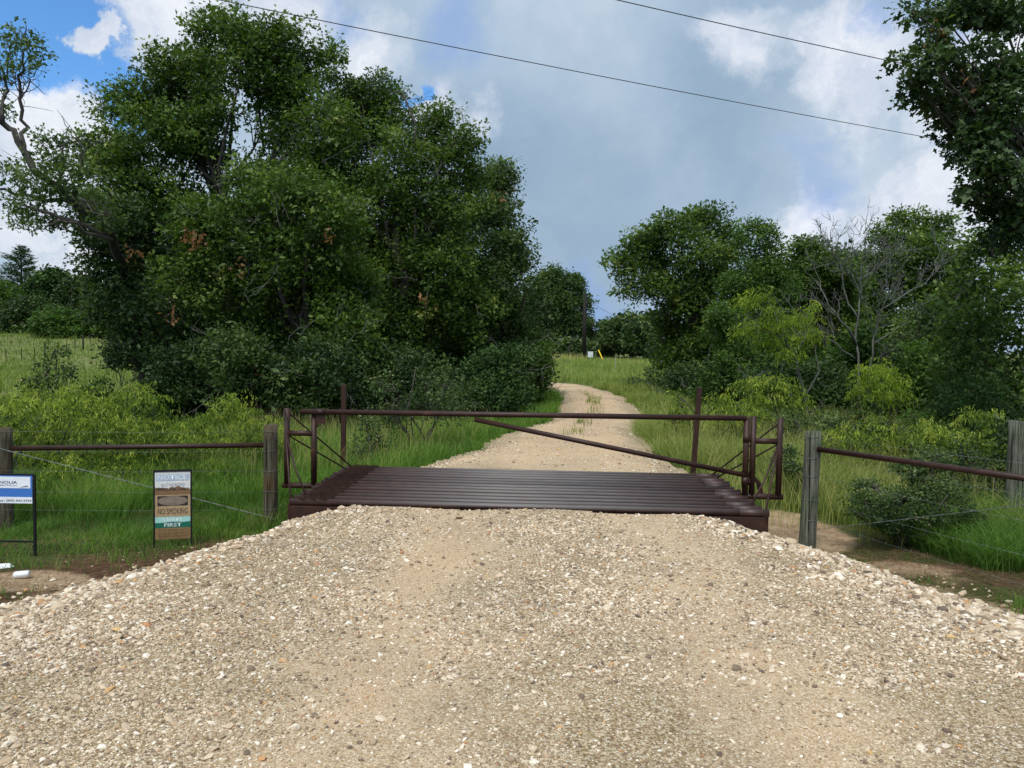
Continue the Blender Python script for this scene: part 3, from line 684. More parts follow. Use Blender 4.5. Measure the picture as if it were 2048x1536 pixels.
make_tree('oak_tree', 'oak with uneven top between the narrow tree and the dead tree', 'tree', BX(1650, 31),
    CL([(1615, 505, 38, 36), (1655, 540, 48, 42), (1610, 580, 55, 48), (1690, 560, 42, 38), (1660, 620, 65, 50), (1610, 670, 60, 55), (1690, 690, 65, 55), (1640, 745, 75, 55)], 31, 1, .8), leaf='oak', size=.13, mat='oak', tr=.18, dens=5, per=24, rs=.46, gap=.08)
make_tree('oak_tree', 'open-branched oak behind the dead tree, sky showing through its crown', 'tree', BX(1840, 33),
    CL([(1815, 448, 42, 28), (1765, 475, 32, 28), (1872, 455, 48, 30), (1840, 500, 60, 34), (1780, 530, 50, 36), (1890, 520, 50, 40), (1830, 570, 75, 45), (1760, 590, 60, 45), (1900, 600, 60, 50), (1850, 660, 80, 60), (1770, 680, 70, 60), (1720, 630, 50, 50)], 33, 1, 1), leaf='oak', size=.135, mat='oak', tr=.2, dens=4.4, per=22, rs=.5, gap=.2, twigs=4)
make_tree('background_oak', 'shaded tree filling the gaps behind the right thicket', 'tree', BX(1640, 38),
    CL([(1560, 680, 110, 90), (1700, 700, 120, 90), (1830, 720, 110, 90), (1480, 700, 80, 80), (1930, 690, 90, 90), (1660, 590, 80, 60), (1590, 560, 60, 50), (1700, 530, 50, 40)], 37, .7), size=.22, mat='oak_dark', tr=.25, dens=2, per=22, rs=.7, gap=0, twigs=1)
und2 = [
    ('dark round bush at the foot of the large leaning oak', [(1370, 770, 45, 45), (1410, 790, 45, 35), (1350, 800, 30, 24)], 27, 'oak_dark', .09),
    ('green cedar bush behind the right square marker post', [(1450, 740, 50, 42), (1430, 790, 50, 36), (1480, 790, 50, 36)], 23, 'ash', .08),
    ('dark thicket behind the right gate posts', [(1530, 790, 60, 45), (1590, 800, 60, 45), (1560, 750, 60, 40)], 21, 'cedar', .08),
    ('dark thicket at the foot of the dead tree', [(1660, 800, 65, 50), (1720, 820, 60, 40), (1640, 750, 60, 40)], 20, 'oak_dark', .08),
    ('leafy green thicket right of the dead tree', [(1810, 780, 70, 60), (1870, 810, 60, 50), (1790, 840, 60, 36), (1850, 730, 60, 50)], 18.5, 'ash', .08),
    ('dark green bush below the near oak at right', [(1920, 800, 55, 60), (1960, 850, 50, 40), (1900, 850, 50, 40)], 16, 'shrub', .075)]
und2 += [('leafy mid-green bush directly in front of the dead tree', [(1680, 740, 50, 46), (1730, 690, 44, 40), (1700, 790, 50, 36)], 21.5, 'ash', .085),
    ('tall leafy bush between the dead tree and the shadowy right tree', [(1850, 680, 50, 50), (1880, 740, 50, 46), (1820, 730, 40, 40), (1870, 620, 36, 36)], 19.5, 'oak_blue', .085),
    ('tall green bush between the large leaning oak and the mesquite', [(1470, 690, 50, 50), (1440, 640, 36, 36), (1490, 740, 44, 36)], 23.5, 'ash', .085), ('low dark brush right behind the right tall grass', [(1640, 850, 60, 30), (1720, 850, 50, 30), (1570, 850, 50, 26)], 17, 'cedar', .07), ('dark brush in the shade under the near oak', [(1960, 800, 60, 50), (2020, 860, 50, 50), (1980, 880, 50, 30)], 13.6, 'cedar', .06)]
for lab, rows, D, mt, sz in und2:
    make_tree('thicket_bush', lab, 'bush', BX(sum(r[0] for r in rows)/len(rows), D), CL(rows, D, 1, .5), 'bushes along the right wood edge', size=sz, mat=mt, tr=.05, dens=6.5, per=34, rs=.33, gap=.1, twigs=2, stems=3, bare=6, crownname='foliage', trunkname='stem')

def stem_tree(name, label, cat, b, limbs, mat, tw=0, twL=.6, extra=None):
    root = thing(name, b, label, cat); mb = MB(); allp = []
    for pts, r in limbs:
        pts = [Vector(p) for p in pts]; q = []; rr = []
        for i in range(len(pts)-1):
            for s in range(3):
                t = s/3; q.append(pts[i].lerp(pts[i+1], t)+Vector([random.gauss(0, .03) for _ in range(3)])*(i+s > 0)); rr.append(lerp(r[0], r[1], (i+t)/(len(pts)-1)))
        q.append(pts[-1]); rr.append(r[1]); mb.tube(q, rr, 6, jit=.08); allp += q
    def spray(p, d, L, lev):
        q = wobble(p, p+d*L, 4, .22); r = [.010, .008, .006][lev] if lev < 3 else .004
        mb.tube(q, [r, r*.85, r*.7, r*.6, r*.4], 4, cap=False)
        if lev < 2:
            for _ in range(4 if lev == 0 else 3):
                k = random.randint(1, 4); dd = (d+Vector([random.gauss(0, .55), random.gauss(0, .55), random.gauss(.1, .4)])).normalized()
                spray(q[k], dd, L*random.uniform(.4, .65), lev+1)
    for _ in range(tw):
        pts, r = random.choice(limbs); i = random.randrange(max(0, len(pts)-3), len(pts)-1)
        p = Vector(pts[i]).lerp(Vector(pts[i+1]), random.random())
        d = ((Vector(pts[-1])-Vector(pts[0])).normalized()+Vector([random.gauss(0, .7), random.gauss(0, .5), random.gauss(.1, .4)])).normalized()
        spray(p, d, twL*random.uniform(.6, 1.3), 0)
    return root, mb
D = 20; b = P(1722, 850, D); b.z = GZ(b.x, b.y)-.05; W = lambda x, y, d=D: P(x, y, d)
fork = W(1716, 760)
dl = [([b, W(1720, 800), fork, W(1712, 680), W(1716, 620), W(1722, 560), W(1735, 500)], (.045, .008)), ([W(1735, 845, 20.2), W(1740, 760, 20.3), W(1745, 680, 20.3), W(1762, 620, 20.2), W(1790, 560)], (.036, .007)),
      ([W(1712, 690), W(1680, 640, 19.6), W(1650, 600, 19.4), W(1640, 560)], (.035, .008)), ([W(1716, 640), W(1690, 590), W(1680, 540), W(1665, 500)], (.028, .007)),
      ([W(1745, 690, 20.3), W(1800, 650, 20), W(1850, 630, 19.8), W(1890, 610)], (.03, .007)), ([W(1762, 620, 20.2), W(1810, 590), W(1860, 560), W(1880, 530)], (.025, .006)),
      ([W(1722, 560), W(1760, 530), W(1780, 490)], (.02, .006)), ([W(1745, 720, 20.3), W(1790, 700, 19.5), W(1840, 690, 19.3)], (.028, .006)), ([W(1712, 720), W(1670, 690, 19.5), W(1640, 670), (W(1620, 680))], (.022, .006)),
      ([W(1740, 760, 20), W(1780, 770, 19.3), W(1830, 760, 19.2)], (.02, .006)), ([W(1722, 600), W(1700, 540), W(1705, 490)], (.02, .005))]
root, mb = stem_tree('dead_tree', 'leafless grey dead tree with a haze of fine twigs at the right wood edge', 'tree', b, dl, None, 100, .7)
mb.build('trunk', M['barkgrey'], root, b)
# feathery yellow-green mesquite
D = 18.5; b = P(1620, 850, D); b.z = GZ(b.x, b.y)-.05
ml = [([b, W(1600, 820, D), W(1570, 770, D), W(1530, 745, 18.2), W(1500, 760, 18)], (.04, .01)), ([b, W(1612, 790, D), W(1590, 720, 18.3), W(1570, 670, 18), W(1545, 620, 18), W(1515, 590, 18)], (.05, .012)),
      ([W(1590, 720, 18.3), W(1610, 670, 18.2), W(1620, 620, 18.2)], (.03, .008)), ([W(1570, 670, 18), W(1530, 660, 17.8), W(1510, 650, 17.8)], (.025, .008)), ([W(1612, 790, D), W(1640, 740, D), W(1632, 690, D)], (.03, .008)), ([W(1600, 830, D), W(1612, 860, D), W(1608, 880, D)], (.02, .008))]
root, mb = stem_tree('mesquite_tree', 'small feathery yellow-green tree with pale crooked stems left of the dead tree', 'tree', b, ml, None, 12, .4)
mb.build('trunk', M['barkgrey'], root, b)
def feathery(root, base, tufts, D, mat='lime', name='crown', n=260, size=.085):
    pts = []; dirs = []; ts = []
    for px, py, rx, ry in tufts:
        c = P(px, py, D+random.uniform(-.5, .5)); k = D/FPX
        m = int(n*rx*ry/500)+40; o = rng.normal(size=(m//9+3, 3))*np.array([rx*k*.5, rx*k*.5, ry*k*.5])
        for q in o:
            a = random.uniform(0, 2*PI); L = random.uniform(.18, .38); s = np.linspace(0, 1, 12)
            f = np.stack([math.cos(a)*L*s, math.sin(a)*L*s, .06*s-L*.75*s*s], 1)+np.array(c)+q
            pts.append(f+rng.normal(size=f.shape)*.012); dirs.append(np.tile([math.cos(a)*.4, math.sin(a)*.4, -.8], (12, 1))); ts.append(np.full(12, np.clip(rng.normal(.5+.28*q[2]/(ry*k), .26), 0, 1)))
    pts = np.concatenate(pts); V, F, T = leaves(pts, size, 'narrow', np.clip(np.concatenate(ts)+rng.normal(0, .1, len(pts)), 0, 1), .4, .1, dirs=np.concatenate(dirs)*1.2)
    link(name, np_mesh(name, V-np.array(base), F, T), M[mat], root)
feathery(root, b, [(1500, 600, 26, 16), (1525, 590, 18, 18), (1545, 620, 20, 18), (1510, 650, 28, 18), (1560, 645, 30, 18), (1590, 640, 26, 20), (1622, 625, 16, 28), (1545, 680, 30, 18), (1600, 675, 20, 16), (1632, 668, 16, 18), (1575, 705, 24, 14), (1485, 660, 12, 12)], 18.1)
def feath_shrub(label, px, py, D, tufts, mat='lime', cat='shrub', name='mesquite_shrub', n=260, size=.085):
    b = P(px, py, D); b.z = GZ(b.x, b.y)-.03
    root = thing(name, b, label, cat); mb = MB()
    for t in tufts:
        e = P(t[0], t[1], D); mb.tube(wobble(b, e, 5, .2), [.016, .013, .011, .009, .006, .004], 5)
    mb.build('stem', M['bark'], root, b); feathery(root, b, tufts, D, mat, 'foliage', n, size)
feath_shrub('feathery yellow-green shrub at the foot of the dead tree', 1760, 860, 17, [(1735, 745, 26, 20), (1765, 740, 26, 20), (1790, 765, 24, 20), (1750, 780, 36, 20), (1725, 770, 16, 18), (1800, 790, 16, 14)])
feath_shrub('green feathery shrub below the yellow-green mesquite', 1560, 870, 17, [(1500, 770, 26, 20), (1540, 755, 24, 18), (1580, 770, 24, 18), (1560, 795, 36, 18), (1510, 800, 26, 16), (1600, 800, 20, 16)], 'weed', n=300)
feath_shrub('bright green leafy shrub behind the right gate hinge', 1470, 900, 14.5, [(1445, 800, 20, 22), (1470, 812, 28, 20), (1505, 830, 26, 18), (1480, 850, 34, 20), (1440, 840, 20, 20)], 'weed', n=300, size=.07)
make_tree('light_leaved_shrub', 'yellowish sapling shrub just left of the right square marker post', 'shrub', BX(1365, 15.5),
    CL([(1355, 795, 12, 14), (1365, 815, 18, 18), (1350, 838, 26, 18), (1378, 842, 22, 16)], 15.3, 1, .2), size=.055, mat='weed', tr=.02, dens=14, per=9, rs=.17, gap=.3, stems=4, twigs=5, crownname='foliage', trunkname='stem')
make_tree('light_leaved_shrub', 'small bushy sapling standing in the meadow right of the road bend', 'shrub', BX(1310, 29),
    CL([(1300, 745, 12, 20), (1270, 760, 16, 14), (1325, 765, 14, 14)], 29, 1, .3), size=.09, mat='shrub', tr=.03, dens=8, per=12, rs=.28, gap=.3, stems=3, twigs=4, crownname='foliage', trunkname='stem')

# near oak on the right: big lobed leaves, silhouette put into their dark colour
NO = [(1880, 30, 40, 16), (1940, 22, 55, 26), (2000, 30, 50, 30), (2050, 40, 30, 36), (1825, 22, 16, 9),
      (1812, 128, 20, 18), (1850, 122, 26, 18), (1880, 95, 20, 30), (1905, 120, 18, 18), (1835, 175, 32, 22), (1885, 165, 36, 28), (1868, 200, 40, 16), (1930, 170, 38, 30), (1985, 150, 40, 30), (2035, 140, 30, 36), (1980, 95, 22, 12), (1990, 200, 56, 36),
      (1895, 245, 22, 28), (1935, 230, 40, 32), (1925, 290, 30, 22), (1975, 275, 44, 34), (2030, 270, 44, 50), (1965, 330, 28, 22), (2010, 345, 34, 34), (1948, 372, 15, 14), (1975, 385, 15, 12), (2040, 400, 36, 44), (1990, 420, 22, 20), (1945, 395, 10, 9), (2020, 460, 34, 36)]
make_tree('near_oak', 'dark lobed-leaf oak whose boughs hang into the top right corner', 'tree', (8.9, 11.8),
    CL(NO, 11.2, 1.2, .7), leaf='oak', size=.098, mat='oak_dark', tr=.22, dens=17, per=14, rs=.25, gap=.16, twigs=3, fork=.3, bark='bark', droop=.25, flat=.15, lean=(9.4, 11.8), lim=.22,
    dead=[(P(1885, 72, 10.6), 14, .09), (P(1935, 158, 10.3), 6, .06)])
make_tree('near_oak', 'shadowy fine-leaved tree filling the right picture edge below the hanging boughs', 'tree', (8.8, 14.5),
    CL([(1990, 470, 36, 30), (1955, 500, 36, 30), (2020, 520, 50, 50), (1925, 540, 34, 28), (1975, 570, 56, 46), (2035, 600, 40, 56), (1900, 600, 34, 30), (1950, 640, 56, 44), (2015, 680, 56, 56), (1905, 665, 40, 34), (1940, 720, 56, 44), (2010, 760, 56, 50), (1900, 750, 36, 30), (1975, 800, 50, 36), (2035, 830, 44, 50), (2046, 720, 30, 50), (2060, 460, 40, 60)], 14.2, 1.1, .7),
    leaf='oak', size=.085, mat='oak', tr=.2, dens=8, per=15, rs=.27, gap=.14, twigs=3, lean=(9.4, 14.5), lim=.5, bare=14)
make_tree('near_bush', 'dark leafy bush crowding the grey wooden post at the right edge', 'bush', BX(2040, 10.4),
    CL([(2035, 880, 36, 50, 10.4), (2045, 960, 30, 50), (2020, 1030, 40, 50), (2045, 1080, 30, 40)], 10.6, 1, .2), size=.06, mat='oak_dark', tr=.03, dens=14, per=20, rs=.2, gap=.1, stems=3, crownname='foliage', trunkname='stem')
make_tree('fine_leaved_shrub', 'dark fine-leaved shrub behind the slanting right rail', 'shrub', BX(1810, 8.9),
    CL([(1750, 980, 48, 30), (1820, 945, 54, 34), (1870, 920, 44, 32), (1800, 1010, 70, 38), (1880, 1000, 56, 44), (1725, 1010, 40, 28), (1870, 1050, 66, 28), (1780, 1050, 60, 24), (1930, 1040, 40, 34)], 8.8, 1, .25), size=.032, mat='shrub', tr=.018, dens=34, per=26, rs=.11, gap=.18, stems=6, twigs=7, crownname='foliage', trunkname='stem')
make_tree('fine_leaved_shrub', 'low dark green shrub behind the right gate wing', 'shrub', BX(1580, 11.2),
    CL([(1570, 905, 26, 24), (1590, 935, 30, 22), (1560, 940, 22, 18)], 11, 1, .2), size=.035, mat='shrub', tr=.015, dens=28, per=20, rs=.12, gap=.2, stems=4, twigs=5, crownname='foliage', trunkname='stem')
def tall_shrub(label, px, rows, D, mat, size, dens=14, per=16):
    make_tree('field_shrub', label, 'shrub', BX(px, D), CL(rows, D, 1, .3), size=size, mat=mat, tr=.02, dens=dens, per=per, rs=.2, gap=.28, stems=4, twigs=5, crownname='foliage', trunkname='stem')
tall_shrub('tangled mid-green brush behind the slanting right rail, left part', 1700, [(1660, 850, 40, 26), (1710, 860, 44, 26), (1680, 890, 50, 24), (1745, 880, 34, 24)], 13, 'shrub', .05, 12, 16)
tall_shrub('tangled green brush above the fine-leaved shrub', 1830, [(1790, 860, 44, 28), (1840, 850, 44, 28), (1880, 885, 44, 28), (1820, 895, 50, 24)], 12.4, 'ash', .045, 12, 16)
tall_shrub('dark brush between the fine-leaved shrub and the grey post at right', 1950, [(1925, 920, 40, 34), (1965, 940, 44, 34), (1990, 980, 40, 36), (1940, 980, 44, 30)], 10.4, 'oak_dark', .045, 14, 18)
tall_shrub('leafy brush in the tall grass behind the right gate wing', 1600, [(1590, 850, 40, 24), (1630, 870, 34, 24), (1560, 860, 30, 20)], 14.5, 'shrub', .05, 11, 14)
tall_shrub('dark upright shrub standing above the weeds at the left field', 105, [(110, 705, 22, 18), (100, 745, 40, 26), (75, 780, 34, 26), (120, 790, 46, 26), (150, 740, 20, 16), (60, 765, 16, 12)], 17, 'oak_blue', .06, 10, 14)
tall_shrub('small round-leaved sapling between the field and the left grove', 240, [(232, 695, 22, 14), (258, 712, 24, 14), (240, 725, 26, 12), (222, 712, 12, 10)], 18.5, 'oak_dark', .08, 9, 12)
tall_shrub('green leafy shrub in the middle of the left weeds', 190, [(175, 790, 40, 30), (210, 775, 40, 26), (240, 800, 30, 24), (190, 820, 50, 24)], 15.5, 'ash', .06, 10, 16)

# ------------------------------------------------------------------ weeds on the left bank (feathery, bright)
wl = [('bright feathery weed clump nearest the left picture edge', [(20, 830, 36, 26), (60, 815, 34, 24), (30, 870, 44, 24), (80, 860, 36, 22), (10, 910, 36, 20), (70, 915, 36, 18)], 11.6),
      ('bright feathery weed clump behind the left rail above the company sign', [(110, 815, 36, 22), (150, 800, 34, 24), (120, 860, 44, 26), (165, 850, 40, 24), (130, 905, 44, 20)], 12.0),
      ('tall bright weed clump behind the middle of the left rail', [(205, 815, 34, 22), (240, 800, 30, 24), (220, 855, 46, 26), (260, 850, 36, 24), (215, 905, 50, 20), (268, 780, 18, 20)], 12.2),
      ('feathery weed clump with a dark stem just above the safety sign', [(300, 800, 22, 30), (310, 845, 40, 28), (350, 860, 34, 22), (330, 905, 44, 18), (285, 885, 30, 20)], 12.0),
      ('leafy weed clump between the safety sign and the left end post', [(400, 850, 34, 24), (440, 830, 34, 24), (430, 880, 44, 22), (385, 895, 30, 16)], 12.6),
      ('yellow-green weed clump directly left of the gate', [(480, 820, 30, 22), (460, 800, 20, 18), (510, 850, 34, 26), (490, 890, 40, 20), (545, 870, 24, 26), (590, 880, 22, 26)], 13.0),
      ('second row weed clump at the foot of the dark field shrub', [(60, 790, 40, 20), (130, 790, 44, 20), (180, 785, 30, 18), (20, 795, 34, 18)], 14.6)]
for lab, t, D in wl:
    px = sum(q[0] for q in t)/len(t); feath_shrub(lab, px, 960, D, t, 'weed', 'weed', 'weed_clump', 330, .06)
wl2 = [('thin leafy weeds standing in the lawn behind the company sign', [(110, 935, 30, 16), (150, 925, 26, 16), (90, 950, 20, 14)], 10.8),
      ('thin leafy weeds with a forked dark stem left of the safety sign', [(240, 930, 30, 18), (280, 940, 24, 16), (215, 945, 20, 14)], 11.0),
      ('thin leafy weeds in the lawn right of the safety sign', [(420, 925, 34, 16), (470, 930, 26, 16), (380, 930, 20, 14)], 11.6)]
for lab, t, D in wl2:
    px = sum(q[0] for q in t)/len(t); feath_shrub(lab, px, 985, D, t, 'weed', 'weed', 'weed_clump', 200, .05)
wr = [('light green weed clump right of the grey-green end post', [(1700, 870, 40, 22), (1740, 850, 34, 22), (1780, 880, 40, 22)], 12.5),
      ('light green leafy weeds under the near oak, left of the grey post', [(1850, 860, 40, 24), (1900, 880, 40, 26), (1950, 870, 40, 26), (1990, 900, 34, 26), (1960, 830, 30, 20)], 11.5)]
for lab, t, D in wr:
    px = sum(q[0] for q in t)/len(t); feath_shrub(lab, px, 990, D, t, 'weed', 'weed', 'weed_clump', 330, .06)

# ------------------------------------------------------------------ grass
def grass(name, label, x, y, h, w, mat, tint=None, bend=.45, cat='grass', z=None, seg=3):
    n = len(x); z = ground_z(x, y)-.02 if z is None else z
    a = rng.uniform(0, 2*PI, n); yaw = rng.uniform(0, PI, n)
    bd = np.abs(rng.normal(bend, bend*.5, n))*h
    t = np.linspace(0, 1, seg+1)
    cx = x[:, None]+np.cos(a)[:, None]*bd[:, None]*t**2; cy = y[:, None]+np.sin(a)[:, None]*bd[:, None]*t**2
    cz = z[:, None]+h[:, None]*(t-.28*(bd/h)[:, None]*t**2.5)
    ww = w[:, None]*(1-t**1.6)*.5+w[:, None]*.04
    dx = np.cos(yaw)[:, None]*ww; dy = np.sin(yaw)[:, None]*ww
    L = np.stack([cx-dx, cy-dy, cz], 2); R = np.stack([cx+dx, cy+dy, cz], 2)
    V = np.stack([L, R], 2).reshape(n, (seg+1)*2, 3)
    f = np.array([(2*i, 2*i+1, 2*i+3, 2*i+2) for i in range(seg)])
    F = (f[None]+(np.arange(n)*(seg+1)*2)[:, None, None]).reshape(-1, 4)
    tt = rng.random(n) if tint is None else tint
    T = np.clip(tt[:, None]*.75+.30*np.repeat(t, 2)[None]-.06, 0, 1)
    o = link(name, np_mesh(name, V.reshape(-1, 3), F, T.ravel(), smooth=True), M[mat]); tag(o, label, cat, kind='stuff')
def gsample(n, x0, x1, y0, y1, keep):
    x = rng.uniform(x0, x1, n); y = rng.uniform(y0, y1, n); k = rng.random(n) < keep(x, y); return x[k], y[k]
offroad = lambda x, y: sstep(-.02, .22, edge_dist(x, y))*(~on_guard(x, y, .12))
tuft = lambda x, y, s=2.0, k=41: sstep(-.5, .5, vnoise(x, y, s, k)+.5*vnoise(x, y, s*3, k+1))
nosand = lambda x, y: np.clip(1-1.8*sand_f(x, y), 0, 1)
# left lawn: fine bright green
x, y = gsample(150000, -10.5, -1.2, 7.2, 13, lambda x, y: offroad(x, y)*nosand(x, y)*(.2+.8*tuft(x, y))*sstep(7.6, 9.0, y+.25*(x+3)*(x > -3)))
h = (.13+.20*rng.random(len(x)))*(.4+.9*tuft(x, y, 1.1, 43))*np.interp(y, [7, 8.5, 10], [.35, .65, 1.15])
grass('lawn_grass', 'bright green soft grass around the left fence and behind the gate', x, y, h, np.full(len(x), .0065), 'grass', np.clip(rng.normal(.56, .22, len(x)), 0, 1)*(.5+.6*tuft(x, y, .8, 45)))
x, y = gsample(16000, -8, -2.6, 5.8, 8.9, lambda x, y: offroad(x, y)*nosand(x, y)*tuft(x, y, 2.4, 51)*.9)
grass('ditch_grass', 'sparse short grass on the bare ground below the signs', x, y, .05+.14*rng.random(len(x)), np.full(len(x), .006), 'grass', np.clip(rng.normal(.6, .28, len(x)), 0, 1))
# dry leaf litter and straw at the bank
x, y = gsample(22000, -8, -2.4, 5.8, 9.0, lambda x, y: offroad(x, y)*(.35+.65*tuft(x, y, 2, 52))*.9)
grass('straw', 'flattened brown straw along the left gravel bank', x, y, .03+.06*rng.random(len(x)), np.full(len(x), .005), 'straw', None, 2.2)
x, y = gsample(34000, 2.6, 7, 4.6, 9.9, lambda x, y: offroad(x, y)*(.3+.7*tuft(x, y, 1.6, 53)))
grass('straw', 'flattened brown straw along the right gravel bank', x, y, .03+.06*rng.random(len(x)), np.full(len(x), .005), 'straw', None, 2.2)
x, y = gsample(5000, 2.8, 11, 9.6, 17, lambda x, y: offroad(x, y))
grass('seed_stalks', 'thin tan seed stalks in the tall grass behind the right fence', x, y, .5+.45*rng.random(len(x)), np.full(len(x), .007), 'drygrass', np.full(len(x), .9), .3)
# right front turf
x, y = gsample(60000, 2.9, 6.5, 4.0, 8.0, lambda x, y: offroad(x, y)*np.clip(1.1*tuft(x, y, 1.1, 57)-.1+.5*(y < 5.8), 0, 1)*nosand(x, y))
grass('bank_grass', 'short green grass at the right edge of the gravel apron', x, y, .06+.12*rng.random(len(x)), np.full(len(x), .006), 'grass', np.clip(rng.normal(.36, .15, len(x)), 0, 1))
# right tall grass
x, y = gsample(150000, 2.6, 13, 8.6, 19, lambda x, y: offroad(x, y)*nosand(x, y)*(.25+.75*tuft(x, y, 1.4, 61))*sstep(8.4, 10.2, y+.6*np.maximum(x-5, 0)))
h = (.28+.42*rng.random(len(x)))*(.6+.6*tuft(x, y, .8, 63))
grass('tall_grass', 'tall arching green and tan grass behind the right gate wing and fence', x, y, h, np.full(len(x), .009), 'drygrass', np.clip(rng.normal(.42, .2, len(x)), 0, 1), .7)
x, y = gsample(26000, 4.6, 7.5, 7.4, 10, lambda x, y: offroad(x, y)*(.3+.7*tuft(x, y, 1.8, 65)))
grass('tall_grass', 'dark green arching grass under the fine-leaved shrub and near oak', x, y, .25+.35*rng.random(len(x)), np.full(len(x), .008), 'grass', np.clip(rng.normal(.3, .15, len(x)), 0, 1), .8)
# verges beyond the guard
x, y = gsample(150000, -7, 3.2, 10.4, 30, lambda x, y: offroad(x, y)*(.35+.65*tuft(x, y, 1.3, 67))*(x < road_c(y)))
h = (.16+.32*rng.random(len(x)))*(.6+.6*tuft(x, y, .7, 69))
grass('verge_grass', 'long green grass on the left verge behind the gate', x, y, h, .007+.0004*y, 'grass', np.clip(rng.normal(.5, .17, len(x)), 0, 1), .5)
x, y = gsample(3500, -5.5, 1.0, 11.5, 17, lambda x, y: offroad(x, y)*(edge_dist(x, y) > .6))
grass('seed_stalks', 'thin pale seed stalks rising from the left verge', x, y, .45+.35*rng.random(len(x)), np.full(len(x), .006), 'drygrass', np.full(len(x), .85), .25)
x, y = gsample(90000, 2, 9, 13, 36, lambda x, y: offroad(x, y)*(.35+.65*tuft(x, y, 1.0, 71))*(x > road_c(y)))
h = (.18+.30*rng.random(len(x)))*(.6+.6*tuft(x, y, .6, 73))
grass('verge_grass', 'yellow-green grass on the right verge along the narrow road', x, y, h, .008+.0005*y, 'drygrass', np.clip(rng.normal(.45, .17, len(x)), 0, 1), .5)
x, y = gsample(12000, .2, 4, 14, 31, lambda x, y: (np.abs(x-road_c(y)+.05+.15*vnoise(x, y, .6, 93)) < .22)*tuft(x, y, 1.3, 94)*(.35*(y > 15)+np.exp(-((y-17)/1.2)**2)+np.exp(-((y-25)/1.6)**2)*.8))
grass('road_crown_grass', 'thin grass tufts growing on the crown of the narrow road', x, y, .10+.14*rng.random(len(x)), np.full(len(x), .011), 'drygrass', None, .5, z=road_z(x, y)-.01)
x, y = gsample(120000, -10, 32, 34, 100, lambda x, y: offroad(x, y)*(.4+.6*tuft(x, y, .35, 75))*sstep(100, 40, y))
grass('meadow_grass', 'golden green meadow grass beyond the road bend', x, y, .25+.35*rng.random(len(x)), .012+.0006*y, 'drygrass', np.clip(rng.normal(.42, .17, len(x))+.12*vnoise(x, y, .12, 77), 0, 1), .4, seg=2)
x, y = gsample(1500, 0, 10, 80, 92, lambda x, y: np.exp(-((x-5)/2.5)**2))
grass('russet_weeds', 'dry tall weeds around the foot of the utility pole', x, y, .6+.5*rng.random(len(x)), np.full(len(x), .05), 'drygrass', np.clip(rng.normal(.8,.2,len(x)),0,1), .3, seg=2)
x, y = gsample(150000, -95, -8, 14, 125, lambda x, y: (.3+.7*tuft(x, y, .3, 79))*sstep(140, 30, y))
grass('meadow_grass', 'golden green meadow grass of the left field', x, y, .3+.35*rng.random(len(x)), .012+.0007*y, 'drygrass', np.clip(rng.normal(.34, .15, len(x))+.12*vnoise(x, y, .12, 81), 0, 1), .4, seg=2)

# ------------------------------------------------------------------ cattle guard
GYAW = -.0454
G0 = Vector((.15, 7.9, 0))
gd = thing('cattle_guard', G0, 'brown steel pipe cattle guard set across the gravel road', 'cattle guard', rz=GYAW)
NP = 13
for i in range(NP):
    v = .035+i*(2.29/(NP-1)); r = .032 if i else .038; mb = MB()
    u1 = 2.47-.02*(i % 3); u0 = -2.46-.015*(i % 2)
    mb.tube([(u0, v, -.002*i % .006), (u1, v, 0)], r, 14)
    if i % 4 != 3: mb.tube([(u1-.26-.05*random.random(), v, .001), (u1+.012, v, .001)], r+.005, 14)
    mb.build('pipe', M['worn'], gd)
fb = MB().box((0, -.012, -.13), (4.86, .012, .19)).box((0, .02, -.04), (4.86, .075, .012)).box((0, .02, -.219), (4.86, .075, .012)).box((-2.435, .03, -.13), (.012, .1, .188)).box((2.435, .03, -.13), (.012, .1, .188))
fb.build('front_beam', M['rust'], gd, bevel=.002)
MB().box((0, 2.36, -.13), (4.86, .012, .19)).build('rear_beam', M['rust'], gd)
for u in (-2.44, -1.6, -.8, 0, .8, 1.6, 2.44):
    MB().box((u, 1.17, -.135), (.09, 2.27, .2)).build('support_beam', M['rust'], gd)
# expanded metal walking strip on the left
mb = MB(); u0, u1, v0, v1 = -2.36, -2.03, -.01, 2.36; p = .058
def clipseg(a, b):
    t0, t1 = 0., 1.; d = (b[0]-a[0], b[1]-a[1])
    for q, lo, hi, dd in ((a[0], u0, u1, d[0]), (a[1], v0, v1, d[1])):
        if abs(dd) < 1e-9: continue
        s, e = (lo-q)/dd, (hi-q)/dd
        if s > e: s, e = e, s
        t0 = max(t0, s); t1 = min(t1, e)
    return (t0, t1) if t1-t0 > .01 else None
for s in (1, -1):
    k = -20
    while k < 90:
        a = (u0-.05, v0+k*p*1.25-(.6 if s > 0 else -.0)); b_ = (u0-.05+1.2, a[1]+s*1.2*.62)
        c = clipseg(a, b_)
        if c:
            q0 = Vector((a[0]+(b_[0]-a[0])*c[0], a[1]+(b_[1]-a[1])*c[0], .042+.002*s)); q1 = Vector((a[0]+(b_[0]-a[0])*c[1], a[1]+(b_[1]-a[1])*c[1], .042+.002*s))
            d = q1-q0; mb.box((q0+q1)/2, (d.length, .009, .006), rz=math.atan2(d.y, d.x))
        k += 1
mb.build('mesh_strip', M['rust'], gd)
